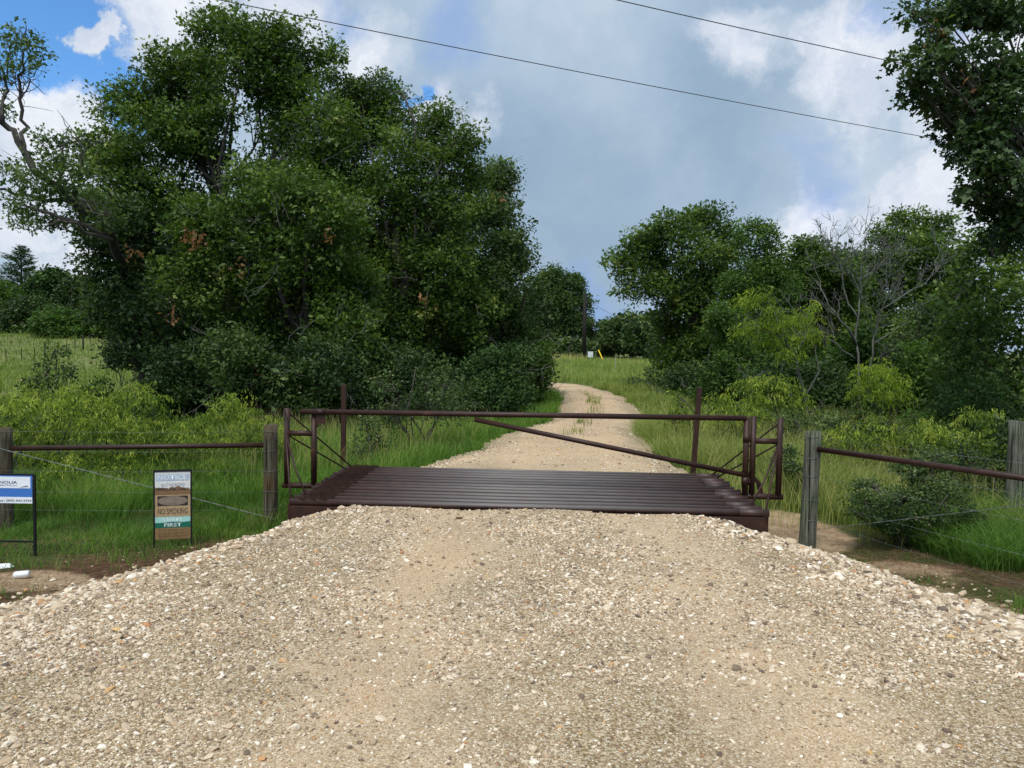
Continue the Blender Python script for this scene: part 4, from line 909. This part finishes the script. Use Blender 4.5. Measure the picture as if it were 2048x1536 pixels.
# side wings welded to the guard, with their sloping rods
def wing(sgn, inner, outer, zi, zo, zc):
    f = MB()
    f.tube([(inner, 1, -.02), (inner, 1, zi)], .034, 14); f.tube([(outer, 1, -.03), (outer, 1, zo)], .034, 14)
    f.tube([(sgn*2.40, 1, -.005), (outer+sgn*.05, 1, -.005)], .034, 14); f.tube([(inner, 1, zc), (outer, 1, zc)], .033, 14)
    f.build('wing_frame', M['rust'], gd)
    top = Vector((outer+sgn*.02, .965, zo-.02))
    fo = Vector((sgn*2.46, .05, .035))
    MB().tube([top, fo], .011, 8).build('brace_rod', M['rust'], gd)
    mid = top.lerp(fo, .38)
    MB().tube([mid+Vector((0, 0, .06)), mid.lerp(Vector((sgn*2.38, .25, .03)), .5), Vector((sgn*2.36, .25, .03))], .011, 8).build('brace_rod', M['rust'], gd)
    MB().tube([(outer, 1.03, zo-.05), (sgn*2.40, 2.31, .03)], .010, 8).build('brace_rod', M['rust'], gd)
    MB().tube([(outer, 1.03, zc-.03), (sgn*2.42, 2.1, .03)], .010, 8).build('brace_rod', M['rust'], gd)
    return f
wing(-1, -2.50, -2.82, .845, .90, .61)
wing(1, 2.56, 2.86, .91, .89, .63)
MB().box((-2.41, .96, .80), (.10, .012, .14)).box((-2.46, 1.0, .735), (.012, .08, .10)).build('latch_plate', M['rust'], gd)
q = [Vector((2.58, 1.5, .18)), Vector((2.68, 1.52, .16)), Vector((2.78, 1.54, .06)), Vector((2.83, 1.55, -.10))]
mb = MB()
for a, b_ in zip(q[:-1], q[1:]):
    d = b_-a; mb.box((a+b_)/2, (d.length+.02, .05, .05), ry=math.atan2(-d.z, d.x))
mb.build('bent_arm', M['rust'], gd)

gt = thing('swing_gate', G0, 'long brown pipe gate arm with sloping brace closed over the cattle guard', 'gate', rz=GYAW)
MB().tube([(-2.63, .955, .868), (2.47, .955, .890)], .031, 16).build('top_rail', M['rust'], gt)
MB().tube([(-.62, .955, .815), (2.46, .955, .245)], .028, 16).build('diagonal_brace', M['rust'], gt)
MB().tube([(2.475, .965, .03), (2.475, .965, .90)], .034, 16).build('hinge_post', M['rust'], gt)
for z in (.13, .62): MB().tube([(2.475, .965, z), (2.475, .965, z+.09)], .040, 16).box((2.515, .985, z+.045), (.05, .02, .05)).build('hinge', M['rust'], gt)
MB().tube([(-2.47, .955, .8687), (-2.36, .955, .8692)], .037, 16).box((-2.41, .955, .92), (.0, .0, .0)).build('sleeve', M['rust'], gt)

def marker(px0, py0, px1, D, label):
    top = P(px0, py0, D); bx = P(px1, 800, D).x; z0 = GZ(bx, D)-.1
    o = MB().poly([(sx_*.036+(top.x-bx)*t, sy_*.036, z) for t, z in ((0, z0), (1, top.z)) for sx_, sy_ in ((-1, -1), (1, -1), (1, 1), (-1, 1))], [(0, 1, 5, 4), (1, 2, 6, 5), (2, 3, 7, 6), (3, 0, 4, 7), (4, 5, 6, 7)])
    o = o.build('marker_post', M['rust'], None, bevel=.003); o.location = (bx, D, 0); tag(o, label, 'post', 'square steel marker posts beside the road')
marker(688, 770, 687, 12.1, 'upright square brown steel post behind the left end of the gate arm')
marker(1399, 775, 1388, 11.9, 'slightly leaning square brown steel post at the right edge of the road behind the gate')

# ------------------------------------------------------------------ fences
def wood_post(x, y, z1, r, mat, label, lean=(0, 0), seed=0, cat='post', group='wooden fence posts'):
    random.seed(100+seed); z0 = GZ(x, y)-.15; n = 28; mb = MB(); L = 9
    for i in range(L+1):
        t = i/L
        for k in range(n):
            a = 2*PI*k/n; rr = r*(1.03-.05*t)*(1+.035*math.sin(a*3+seed)+.02*math.sin(a*7+seed*2)+random.uniform(-.006, .006))
            mb.v.append(Vector((math.cos(a)*rr+lean[0]*t, math.sin(a)*rr+lean[1]*t, z0+(z1-z0)*t+(.008*math.sin(a+seed) if i == L else 0))))
    for i in range(L):
        for k in range(n):
            k2 = (k+1) % n; mb.f.append((i*n+k, i*n+k2, (i+1)*n+k2, (i+1)*n+k)); mb.sm.append(True)
    e = L*n; mb.v.append(Vector((lean[0], lean[1], z1+.004))); c = len(mb.v)-1
    for k in range(n): mb.f.append((e+k, e+(k+1) % n, c)); mb.sm.append(False)
    o = mb.build('fence_post', M[mat], None); o.location = (x, y, 0); tag(o, label, cat, group); return o
PL = P(541, 850, 9.3); PLb = P(6, 856, 9.3); PR = P(1626, 862, 8.7)
wood_post(PL.x, 9.3, PL.z, .083, 'post_brown', 'weathered brown wooden post just left of the gate', seed=1)
wood_post(PLb.x, 9.3, PLb.z, .10, 'post_brown', 'dark weathered wooden post at the left picture edge behind the company sign', seed=2)
wood_post(PR.x-.03, 8.7, PR.z, .088, 'post_green', 'green-grey treated wooden post with deep grain right of the gate', (.035, 0), seed=3)
PB = (4.98, 5.95)
PG = P(2036, 842, 9.6); wood_post(PG.x, 9.6, PG.z, .1, 'post_green', 'grey wooden post half hidden by leaves at the right picture edge', seed=5)
wood_post(PB[0], PB[1], .72, .09, 'post_green', 'wooden post carrying the near end of the slanting right rail', seed=6)
a = P(22, 897, 9.3); b_ = P(528, 890, 9.3)
o = MB().tube([(a.x-.02, 9.3, a.z), (b_.x+.06, 9.3, b_.z)], .030, 16).build('fence_rail', M['rust']); tag(o, 'level brown pipe rail between the two left wooden posts', 'rail')
ra = Vector((PR.x+.02, 8.66, P(1640, 897, 8.7).z)); rb = Vector((PB[0], PB[1], ra.z+.01))
o = MB().tube([ra, rb], .030, 16).build('fence_rail', M['rust']); tag(o, 'brown pipe rail slanting toward the viewer from the right end post', 'rail')
def wire(name, label, pts, r=.0011, group=None, loop=None, barbs=False, cat='wire'):
    mb = MB(); pts = [Vector(p) for p in pts]; mb.tube(pts, r, 5)
    if loop:
        for (cx, cy, z, rr) in loop:
            mb.tube([(cx+rr*math.cos(t), cy+rr*math.sin(t), z+.006*math.sin(t*2+z*9)) for t in np.linspace(0, 2*PI, 25)], r*1.8, 5)
    if barbs:
        for i in range(len(pts)-1):
            L = (pts[i+1]-pts[i]).length; n = max(1, int(L/.13))
            for k in range(n):
                p = pts[i].lerp(pts[i+1], (k+.5)/n); mb.tube([p+Vector((-.008, 0, -.014)), p+Vector((.008, 0, .014))], r*.8, 4)
    o = mb.build(name, M['wire']); tag(o, label, cat, group); return o
names = ['top', 'second', 'middle', 'fourth', 'bottom']
for i, py in enumerate((862, 901, 940, 981, 1017)):
    z1 = P(541, py, 9.3).z; z0 = P(6, py-1, 9.3).z
    wire('barbed_wire', names[i]+' barbed wire strand across the left fence opening', [(PLb.x-3, 9.22, z0), (PLb.x, 9.205, z0), ((PL.x+PLb.x)/2, 9.21, (z0+z1)/2-.012), (PL.x, 9.212, z1)], .0011, 'left fence wires', [(PL.x, 9.3, z1, .087)], True)
for i, py in enumerate((872, 915, 950, 998, 1038)):
    z1 = P(1621, py, 8.7).z; q0 = Vector((PR.x-.01, 8.61, z1)); q1 = Vector((PB[0]-.09, PB[1], z1+.02-.04*i)); m_ = q0.lerp(q1, .5); m_.z -= .015
    wire('barbed_wire', names[i]+' barbed wire strand of the slanting right fence', [q0, m_, q1], .0011, 'right fence wires', [(PR.x-.012, 8.7, z1, .093)], True)
def twisted(label, a, b, r=.004):
    mb = MB(); a = Vector(a); b = Vector(b); n = 70; d = (b-a).normalized(); u = d.orthogonal().normalized(); w = d.cross(u)
    for ph in (0, PI):
        mb.tube([a.lerp(b, i/n)+(u*math.cos(i*.9+ph)+w*math.sin(i*.9+ph))*r for i in range(n+1)], r*.6, 5)
    tag(mb.build('brace_wire', M['wire']), label, 'wire')
twisted('twisted diagonal brace wire sloping down to the foot of the brown left end post', P(-5, 896, 9.2), P(545, 1037, 9.2))
twisted('twisted diagonal brace wire rising to the right from the foot of the green-grey post', (PR.x, 8.6, -.34), (PB[0], PB[1]+.09, .60), .003)
# far field fence
far_posts = [(12, 716, 69), (43, 711, 70), (69, 705, 72), (90, 692, 73, 1), (133, 690, 76), (150, 683, 79), (166, 671, 80, 1), (180, 674, 85), (193, 672, 92), (204, 668, 98), (213, 660, 104, 1), (226, 662, 110), (232, 661, 113), (238, 661, 116), (248, 657, 122, 1), (257, 660, 128)]
tops = []
for row in far_posts:
    px, py, D = row[:3]; big = len(row) > 3; t = P(px, py, D); gz = GZ(t.x, D); t.z = gz+(1.5 if big else 1.2)
    if big:
        o = MB().tube([(0, 0, -.2), (0, 0, t.z-gz)], .085, 10).build('field_fence_post', M['polewood']); tag(o, 'thick dark wooden post of the far field fence', 'post', 'thick posts of the far field fence')
    else:
        o = MB().box((0, 0, (t.z-gz)/2-.1), (.05, .05, t.z-gz+.2)).build('field_fence_stake', M['polewood']); tag(o, 'thin dark steel stake of the far field fence', 'post', 'thin stakes of the far field fence')
    o.location = (t.x, D, gz); tops.append(Vector((t.x, D, gz)))
mb = MB()
for hgt in (.3, .65, 1.0): mb.tube([p+Vector((0, -.06, hgt)) for p in tops], .006, 4)
tag(mb.build('field_fence_wire', M['wire']), 'thin wires strung along the far field fence', 'wire')

# ------------------------------------------------------------------ signs
def text_mesh(body, bold=.0):
    cu = bpy.data.curves.new('lettering', 'FONT'); cu.body = body; cu.size = 1; cu.offset = bold; cu.extrude = 0; cu.resolution_u = 3
    ob = bpy.data.objects.new('lettering', cu); C.objects.link(ob); bpy.context.view_layer.update()
    me = bpy.data.meshes.new_from_object(ob.evaluated_get(bpy.context.evaluated_depsgraph_get())); C.objects.unlink(ob); bpy.data.objects.remove(ob); return me
def text(body, x0, x1, z0, z1, y, mat, parent, bold=0, name='lettering'):
    me = text_mesh(body, bold); co = np.zeros(len(me.vertices)*3, np.float32); me.vertices.foreach_get('co', co); co = co.reshape(-1, 3)
    lo, hi = co.min(0), co.max(0); s = (co-lo)/(np.maximum(hi-lo, 1e-6))
    out = np.stack([x0+s[:, 0]*(x1-x0), np.full(len(s), y), z0+s[:, 1]*(z1-z0)], 1).astype(np.float32)
    me.vertices.foreach_set('co', out.ravel()); me.materials.clear(); me.update(); me.name = name
    return link(name, me, mat, parent)
def mat_torn(name, a, b, edge, amp, soft=.01, axis=2, dirt=.5, sc=9.):
    m = bpy.data.materials.new(name); t = NB(nt(m)); tc = t.n('ShaderNodeTexCoord').outputs['Object']; sp = t.n('ShaderNodeSeparateXYZ', {0: tc}).outputs
    nz = t.noise(tc, sc, 4); h = t.math('ADD', sp[axis], t.math('MULTIPLY', t.math('SUBTRACT', nz, .5), amp))
    f = t.n('ShaderNodeMapRange', {0: h, 1: edge-soft, 2: edge+soft}).outputs[0]
    col = t.mix(f, rgb(*b), rgb(*a)); col = t.mix(dirt, col, t.ramp(t.noise(t.vmath('MULTIPLY', tc, (1, 1, .4)).outputs[0], 35, 6, .7), [(.3, (.45, .38, .3)), (.65, (1.1, 1.1, 1.1))]), 'MULTIPLY')
    p = t.n('ShaderNodeBsdfPrincipled', {'Base Color': col, 'Roughness': .6, 'Specular IOR Level': .25}); out_surface(t, p.outputs[0]); return m
M['ink'] = mat_flat('black_ink', (.025, .02, .018), .6); M['inkfade'] = mat_flat('faded_grey_ink', (.30, .29, .29), .6); M['palefade'] = mat_flat('faded_pale_letters', (.62, .64, .64), .6)
M['blueband'] = mat_torn('faded_blue_band', (.36, .45, .58), (.50, .53, .55), .0, .0, 1, dirt=.3)
M['tan'] = mat_torn('sun_bleached_tan_metal', (.40, .28, .16), (.34, .22, .13), .0, .1, .1, dirt=.45); M['oval'] = mat_flat('faded_oval', (.19, .145, .11), .7, .25); M['ovalink'] = mat_flat('faded_oval_letters', (.25, .20, .16), .7)
M['notice'] = mat_torn('torn_white_notice_panel', (.66, .66, .66), (.20, .115, .06), .562, .16, .002, dirt=.35, sc=8)
M['brownink'] = mat_flat('faded_brown_ink', (.12, .065, .025), .7); M['navy'] = mat_flat('navy_ink', (.03, .035, .12), .5)
M['teal'] = mat_torn('torn_green_safety_panel', (.33, .60, .55), (.012, .13, .085), .232, .05, .003, dirt=.25, sc=6)
M['tanlow'] = mat_torn('dirty_tan_metal', (.25, .16, .07), (.20, .11, .06), .1, .1, .1, dirt=.6)
M['blue'] = mat_torn('blue_sign_paint', (.05, .16, .48), (.05, .16, .48), 0, 0, 1, dirt=.15); M['white'] = mat_torn('white_sign_paint', (.74, .76, .80), (.74, .76, .80), 0, 0, 1, dirt=.15)
# safety rack sign
D = 8.2; sb = P(346, 1085, D); zb = GZ(sb.x, D)
sg = thing('safety_sign', (sb.x, D, zb), 'narrow black framed rack of weathered safety signs reading NO SMOKING and SAFETY FIRST', 'sign', rz=.26)
U = lambda py: P(346, py, D).z-zb   # height above the ground for a photo row
hw = .185
mb = MB()
for s in (-1, 1): mb.box((s*hw, 0, U(940)/2-.05), (.014, .02, U(940)+.10))
mb.box((0, 0, U(940)-.008), (2*hw-.014, .022, .02)).build('frame', M['black'], sg)
pw = 2*hw-.02
def panel(nm, y0, y1, mat, yy=-.004, w=None, th=.003):
    z0, z1 = U(y1), U(y0); return MB().box((0, yy, (z0+z1)/2), (w or pw, th, z1-z0)).build(nm, mat, sg, bevel=.0008)
zz = lambda py: U(py)
M['notice'].node_tree  # torn edge at a fixed height in the panel
# torn edge heights expressed in the sign's own coordinates
for mm, py in (('notice', 975), ('teal', 1044)):
    for nd in M[mm].node_tree.nodes:
        if nd.bl_idname == 'ShaderNodeMapRange': nd.inputs[1].default_value = zz(py)-.003; nd.inputs[2].default_value = zz(py)+.003
np_ = panel('notice_panel', 943.5, 989, M['notice']); np_['label'] = 'torn white and brown NOTICE panel'
bb = MB().box((0, -.0066, (zz(948)+zz(961))/2), (pw*.93, .001, zz(948)-zz(961))).build('blue_band', M['blueband'], np_)
text('NOTICE', -.15, .14, zz(959), zz(949.5), -.0078, M['palefade'], np_, .02)
text('AUTHORIZED', -.115, .125, zz(972.5), zz(966.5), -.0066, M['inkfade'], np_, .02)
text('PERSONNEL ONLY', -.163, .160, zz(981), zz(975), -.0066, M['ink'], np_, .02)
dp = panel('danger_panel', 989.5, 1011.5, M['tan'], -.0045); dp['label'] = 'tan panel with a faded oval on black'
MB().box((0, -.0066, (zz(991.5)+zz(1011))/2), (pw*.86, .001, zz(991.5)-zz(1011))).build('black_field', M['ink'], dp)
n = 40; c = (zz(991.8)+zz(1010.6))/2; rv = (zz(991.8)-zz(1010.6))/2
MB().poly([(pw*.425*math.cos(2*PI*k/n), -.0075, c+rv*math.sin(2*PI*k/n)) for k in range(n)], [tuple(range(n))]).build('oval', M['oval'], dp)
text('DANGER', -.10, .10, zz(1005.5), zz(997.5), -.0085, M['ovalink'], dp, .02)
sp = panel('no_smoking_panel', 1011.8, 1033, M['tan']); text('NO SMOKING', -.148, .150, zz(1028), zz(1016.2), -.0066, M['ink'], sp, .0)
fp = panel('safety_first_panel', 1033.3, 1055, M['teal'], -.005); text('SAFETY', -.10, .10, zz(1042.5), zz(1035.5), -.0072, M['palefade'], fp, .02); text('FIRST', -.085, .085, zz(1053), zz(1045.5), -.0072, M['palefade'], fp, .01)
lp = panel('rules_panel', 1055.2, 1078, M['tanlow'])
for t_, y0, y1 in (('SAFETY GLASSES, SAFETY', 1062, 1058), ('SHOES & HARD HATS', 1068, 1064), ('REQUIRED IN THIS AREA', 1073.5, 1070)): text(t_, -.14, .14, zz(y0), zz(y1), -.0066, M['brownink'], lp, .01)
# company sign
D = 7.7; X = lambda px: P(px, 1000, D).x; Z = lambda py: P(40, py, D).z
xr = X(69); xl = xr-.66; zb = GZ(xr-.3, D)
cs = thing('company_sign', (xr-.33, D, zb), 'blue and white company sign in a black metal frame at the left picture edge', 'sign')
lx = lambda x: x-(xr-.33); lz = lambda z: z-zb
mb = MB()
for xx in (xl, xr): mb.box((lx(xx), 0, lz((Z(948)+Z(1106))/2)-.04), (.022, .022, Z(948)-Z(1106)+.08))
mb.box((0, 0, lz(Z(949))), (.638, .022, .018)).box((0, 0, lz(Z(1083))), (.638, .022, .016)).build('frame', M['black'], cs)
x1 = lx(X(66.5)); x0 = -x1-.02
pb = MB().box(((x0+x1)/2, -.013, lz((Z(951)+Z(1006))/2)), (x1-x0, .003, Z(951)-Z(1006))).build('panel', M['blue'], cs)
st = MB().box(((x0+lx(X(65)))/2+.02, -.0155, lz((Z(953)+Z(976))/2)), (lx(X(65))-x0-.06, .0015, Z(953)-Z(976))).build('sticker', M['white'], pb)
# curled loose edge of the sticker
cur = MB(); zc0 = lz(Z(974.5)); xa = lx(X(40)); xb_ = lx(X(59))
cur.poly([(xa, -.0175, zc0), (xb_, -.0175, zc0+.012), (xb_, -.032, zc0+.030), (xa+.02, -.022, zc0+.006)], [(0, 1, 2, 3)]).build('curled_edge', M['white'], st)
MB().box(((x0+x1)/2, -.0155, lz((Z(993.5)+Z(1006))/2)), (x1-x0-.002, .0015, Z(993.5)-Z(1006))).build('phone_strip', M['white'], pb)
text('MAGNOLIA', lx(X(37))-.308, lx(X(37)), lz(Z(967.3)), lz(Z(961.5)), -.0168, M['navy'], st, .02)
text('OPERATING LLC', lx(X(-5)), lx(X(37)), lz(Z(971.8)), lz(Z(968.8)), -.0168, M['navy'], st, .01)
text('(800) 842-9594', lx(X(14.5)), lx(X(65)), lz(Z(1004)), lz(Z(998.5)), -.0168, M['ink'], pb, .015)
text('Number:', lx(X(-24)), lx(X(11.5)), lz(Z(1003.5)), lz(Z(998.5)), -.0168, M['ink'], pb, .01)

# ------------------------------------------------------------------ litter
cp = P(43, 1147, 6.6); cz = GZ(cp.x, 6.6)
prof = [(.0, .001), (.022, 0), (.026, .004), (.033, .014), (.033, .108), (.027, .120), (.025, .122), (0, .119)]
mb = MB(); n = 24
for (r, h) in prof:
    for k in range(n): a = 2*PI*k/n; mb.v.append(Vector((h-.06, r*math.cos(a)*(.86 if .03 < h < .08 else 1), r*math.sin(a))))
for i in range(len(prof)-1):
    for k in range(n): mb.f.append((i*n+k, i*n+(k+1) % n, (i+1)*n+(k+1) % n, (i+1)*n+k)); mb.sm.append(True)
o = mb.build('drink_can', M['can']); o.location = (cp.x, 6.6, cz+.032); o.rotation_euler = (0, -.05, .25); tag(o, 'crushed silver drink can lying on bare sand at lower left', 'can')
def crumple(name, loc, size, mat, label, cat, seed, flat=.35):
    r = np.random.default_rng(seed); v = ICOV.copy()
    # subdivide once
    V2 = [tuple(q) for q in v]; F2 = []; ed = {}
    def mid(a, b):
        k = (min(a, b), max(a, b))
        if k not in ed: m = (np.array(V2[a])+np.array(V2[b])); m /= np.linalg.norm(m); V2.append(tuple(m)); ed[k] = len(V2)-1
        return ed[k]
    for a, b, c in ICOF: ab, bc, ca = mid(a, b), mid(b, c), mid(c, a); F2 += [(a, ab, ca), (b, bc, ab), (c, ca, bc), (ab, bc, ca)]
    V2 = np.array(V2)*(1+r.uniform(-.45, .45, (len(V2), 1)))*np.array([1.5, .8, flat])*size
    me = np_mesh(name, V2, np.array(F2)); o = link(name, me, mat); o.location = loc; tag(o, label, cat)
lp_ = P(8, 1106, 7.1); crumple('paper_scrap', (lp_.x, 7.1, GZ(lp_.x, 7.1)+.02), .055, M['paper'], 'crumpled white paper scrap under the company sign', 'litter', 3)
lb = P(918, 1038, 7.6); crumple('mud_clod', (lb.x, 7.55, float(road_z(lb.x, 7.55))+.012), .022, M['brownink'], 'small dark reddish clod on the gravel before the cattle guard', 'clod', 5)

# ------------------------------------------------------------------ utility poles and lines
D = 92; pt = P(1170, 587, D); pb_ = P(1168, 716, D); gz = GZ(pb_.x, D)
up = thing('utility_pole', (pb_.x, D, gz), 'dark wooden utility pole standing in the meadow at the road bend', 'utility pole')
MB().tube([(0, 0, -.3), ((pt.x-pb_.x), 0, pt.z-gz)], [.25, .19], 12).build('pole', M['polewood'], up)
MB().box((.72, -.3, lerp(P(1171, 716, D).z, P(1171, 703, D).z, .55)-gz), (.6, .35, .7)).box((.72, -.3, .25), (.10, .1, .6)).build('meter_box', M['whitebox'], up)
gy0 = P(1207, 729, 84); gy0.z = GZ(gy0.x, 84); gy1 = P(1197, 700, 85.5)
o = MB().tube([gy0+Vector((0, 0, -.05)), gy1], .06, 10).build('guy_marker', M['yellow']); tag(o, 'bright yellow plastic guy wire marker leaning in the meadow right of the utility pole', 'guy marker')
wt = Vector((pb_.x+.1, D, pt.z-.6))
tag(MB().tube([gy1, gy1.lerp(wt, .5), wt], .014, 4).build('guy_wire', M['cable']), 'thin guy wire running from the yellow marker up to the utility pole', 'wire')
p2 = P(1325, 652, 62); g2 = GZ(p2.x, 62)
u2 = thing('utility_pole', (p2.x, 62, g2), 'second pole with pale conduit half hidden behind the large right oak', 'utility pole')
MB().tube([(0, 0, -.3), (0, 0, p2.z-g2)], [.14, .11], 10).build('pole', M['polewood'], u2)
MB().tube([(.13, -.12, .9), (.13, -.12, p2.z-g2-.4)], .04, 8).build('conduit', M['whitebox'], u2)
for k, hh in enumerate((.75, 1.15)): MB().box((.1, -.2, hh), (.28, .2, .3)).build('meter_box', M['whitebox'], u2)
w0 = Vector((pt.x, D, pt.z-.5)); w1 = Vector((p2.x, 62, p2.z-.2))
tag(MB().tube([w0.lerp(w1, t)+Vector((0, 0, -1.0*4*t*(1-t)*.6)) for t in np.linspace(0, 1, 12)], .016, 4).build('service_wire', M['cable']), 'thin service wire between the two distant poles', 'wire')
ps = P(1137, 710, 88); o = MB().tube([(0, 0, -.2), (0, 0, 1.6)], .14, 8).build('stub_post', M['polewood']); o.location = (ps.x, 88, GZ(ps.x, 88)); tag(o, 'short dark wooden stub post left of the utility pole', 'post')
ps = P(1231, 730, 58); o = MB().box((0, 0, .45), (.05, .05, 1.3)).build('meadow_stake', M['barkpale']); o.location = (ps.x, 58, GZ(ps.x, 58)); tag(o, 'thin pale stake standing alone in the meadow right of the yellow marker', 'stake')
def power(p0, p1, label, sag):
    p0 = Vector(p0); p1 = Vector(p1); d = p1-p0; a = p0-d*1.2; b = p1+d*1.2
    def z(t): return 0
    q = []
    L = 28
    for i in range(L+1):
        t = i/L; p = a.lerp(b, t); s = (t*3.4-1.2)   # s=0 at p0, 1 at p1
        p.z += sag*(s*s-s); q.append(p)
    tag(MB().tube(q, .009, 6).build('power_line', M['cable']), label, 'power line', 'overhead power lines')
def at_h(px, py, h):
    d = RAY(px, py); t = (h-CAMH)/d.z; return Vector((d.x*t, d.y*t, h))
power(at_h(440, 0, 8.0), at_h(1890, 281, 8.0), 'lower and longer overhead line crossing the sky from top left to the near oak', .22)
power(at_h(1235, 0, 8.0), at_h(1780, 122, 8.0), 'upper overhead line crossing the top right of the sky', .04)

# ------------------------------------------------------------------ world: sky + clouds by direction
SUN_EL, SUN_AZ = math.radians(58), math.radians(200)   # azimuth clockwise from +Y
w = bpy.data.worlds.new('World'); S.world = w; w.use_nodes = True; t = w.node_tree; t.nodes.clear(); b = NB(t)
sky = b.n('ShaderNodeTexSky', sky_type='NISHITA'); sky.sun_disc = False; sky.sun_elevation = SUN_EL; sky.sun_rotation = SUN_AZ; sky.air_density = 1.0; sky.dust_density = .4; sky.ozone_density = 3.0
dirv = b.n('ShaderNodeTexCoord').outputs['Generated']
nc1 = b.n('ShaderNodeTexNoise', {'Vector': dirv, 'Scale': 5.0, 'Detail': 12., 'Roughness': .6}).outputs['Color']
nc2 = b.n('ShaderNodeTexNoise', {'Vector': dirv, 'Scale': 14.0, 'Detail': 12., 'Roughness': .68}).outputs['Color']
off = b.vmath('MULTIPLY', b.vmath('SUBTRACT', nc1, (.5, .5, .5)).outputs[0], (.24, .24, .24)).outputs[0]
off2 = b.vmath('MULTIPLY', b.vmath('SUBTRACT', nc2, (.5, .5, .5)).outputs[0], (.09, .09, .09)).outputs[0]
dv = b.n('ShaderNodeVectorMath', {0: b.vmath('ADD', b.vmath('ADD', dirv, off).outputs[0], off2).outputs[0]}, operation='NORMALIZE').outputs[0]
def blob(px, py, rad, soft=.5):
    soft = min(1, soft*1.15)
    d = RAY(px, py).normalized(); r = rad/FPX
    dist = b.n('ShaderNodeVectorMath', {0: dv, 1: tuple(d)}, operation='DISTANCE').outputs['Value']
    return b.n('ShaderNodeMapRange', {0: dist, 1: r, 2: r*(1-soft), 3: 0., 4: 1.}, interpolation_type='SMOOTHSTEP').outputs[0]
def union(lst):
    r = lst[0]
    for q in lst[1:]: r = b.math('MAXIMUM', r, q)
    return r
n_big = b.noise(dirv, 3.2, 9, .6); n_med = b.noise(dv, 9, 12, .66)
blue = union([blob(140, 80, 195, .2), blob(225, 160, 100, .3), blob(862, 185, 30, .5), blob(40, 20, 110, .2)])
blue_soft = union([blob(910, 40, 120, .8), blob(1640, 385, 110, .9), blob(1860, 50, 60, .8), blob(1740, 50, 60, .9), blob(640, 20, 60, .8), blob(1190, 590, 70, .9)])
white = union([blob(340, 60, 150, .5), blob(178, 115, 40, .4), blob(90, 230, 110, .5), blob(560, 40, 110, .7),  blob(700, 90, 120, .9), blob(880, 220, 80, .8), blob(1680, 150, 130, .5), blob(1870, 400, 130, .4), blob(1640, 470, 110, .5), blob(2010, 130, 190, .6), blob(1500, 130, 90, .8), blob(150, 500, 90, .8), blob(60, 300, 150, .9), blob(30, 420, 90, .8)])
grey = union([blob(1150, 420, 380, .9), blob(980, 330, 200, .9), blob(1450, 300, 220, 1.)])
cl = b.ramp(n_big, [(.3, (.30, .43, .60)), (.5, (.42, .545, .69)), (.7, (.60, .70, .81))])
cl = b.mix(b.math('MULTIPLY', grey, .75), cl, b.ramp(n_med, [(.3, (.235, .36, .50)), (.7, (.32, .44, .575))]))
wcol = b.ramp(n_med, [(.28, (.50, .59, .75)), (.5, (.78, .83, .92)), (.66, (1.0, 1.02, 1.05))])
cl = b.mix(white, cl, wcol)
cl = b.mix(b.math('MULTIPLY', blue_soft, .6), cl, rgb(.24, .40, .76))
# cloud deck brightened above and behind the viewer, added as ambient fill
# the added brightness peaks toward the veiled sun, outside the view
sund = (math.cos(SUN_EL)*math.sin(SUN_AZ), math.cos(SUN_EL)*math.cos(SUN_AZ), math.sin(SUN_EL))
fill_glow = b.n('ShaderNodeMapRange', {0: b.n('ShaderNodeVectorMath', {0: dirv, 1: sund}, operation='DISTANCE').outputs['Value'], 1: 1.15, 2: .1, 3: 1., 4: 2.6}, interpolation_type='SMOOTHSTEP').outputs[0]
bgc = b.n('ShaderNodeBackground', {'Color': cl, 'Strength': fill_glow})
skyc = b.mix(1.0, sky.outputs[0], rgb(.8, 1.25, 1.6), 'MULTIPLY')
bgs = b.n('ShaderNodeBackground', {'Color': skyc, 'Strength': .12})
blue = b.math('MULTIPLY', blue, b.math('SUBTRACT', 1., union([blob(340, 70, 120, .3), blob(178, 115, 40, .4), blob(60, 280, 95, .4)])))
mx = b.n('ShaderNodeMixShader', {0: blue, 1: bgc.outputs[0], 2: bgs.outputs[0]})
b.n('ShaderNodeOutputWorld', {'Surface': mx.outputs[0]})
sl = bpy.data.lights.new('sun', 'SUN'); sl.energy = 3.0; sl.angle = math.radians(18); sl.color = (1, .95, .87)
so = bpy.data.objects.new('sun', sl); C.objects.link(so)
so.rotation_euler = (PI/2-SUN_EL, 0, -SUN_AZ+PI)
S.view_settings.view_transform = 'Standard'; S.view_settings.look = 'None'; S.view_settings.exposure = 0
S.render.engine = 'CYCLES'
S.cycles.use_denoising = True; S.cycles.denoiser = 'OPENIMAGEDENOISE'
S.cycles.max_bounces = 6; S.cycles.diffuse_bounces = 3; S.cycles.transmission_bounces = 4; S.cycles.transparent_max_bounces = 4
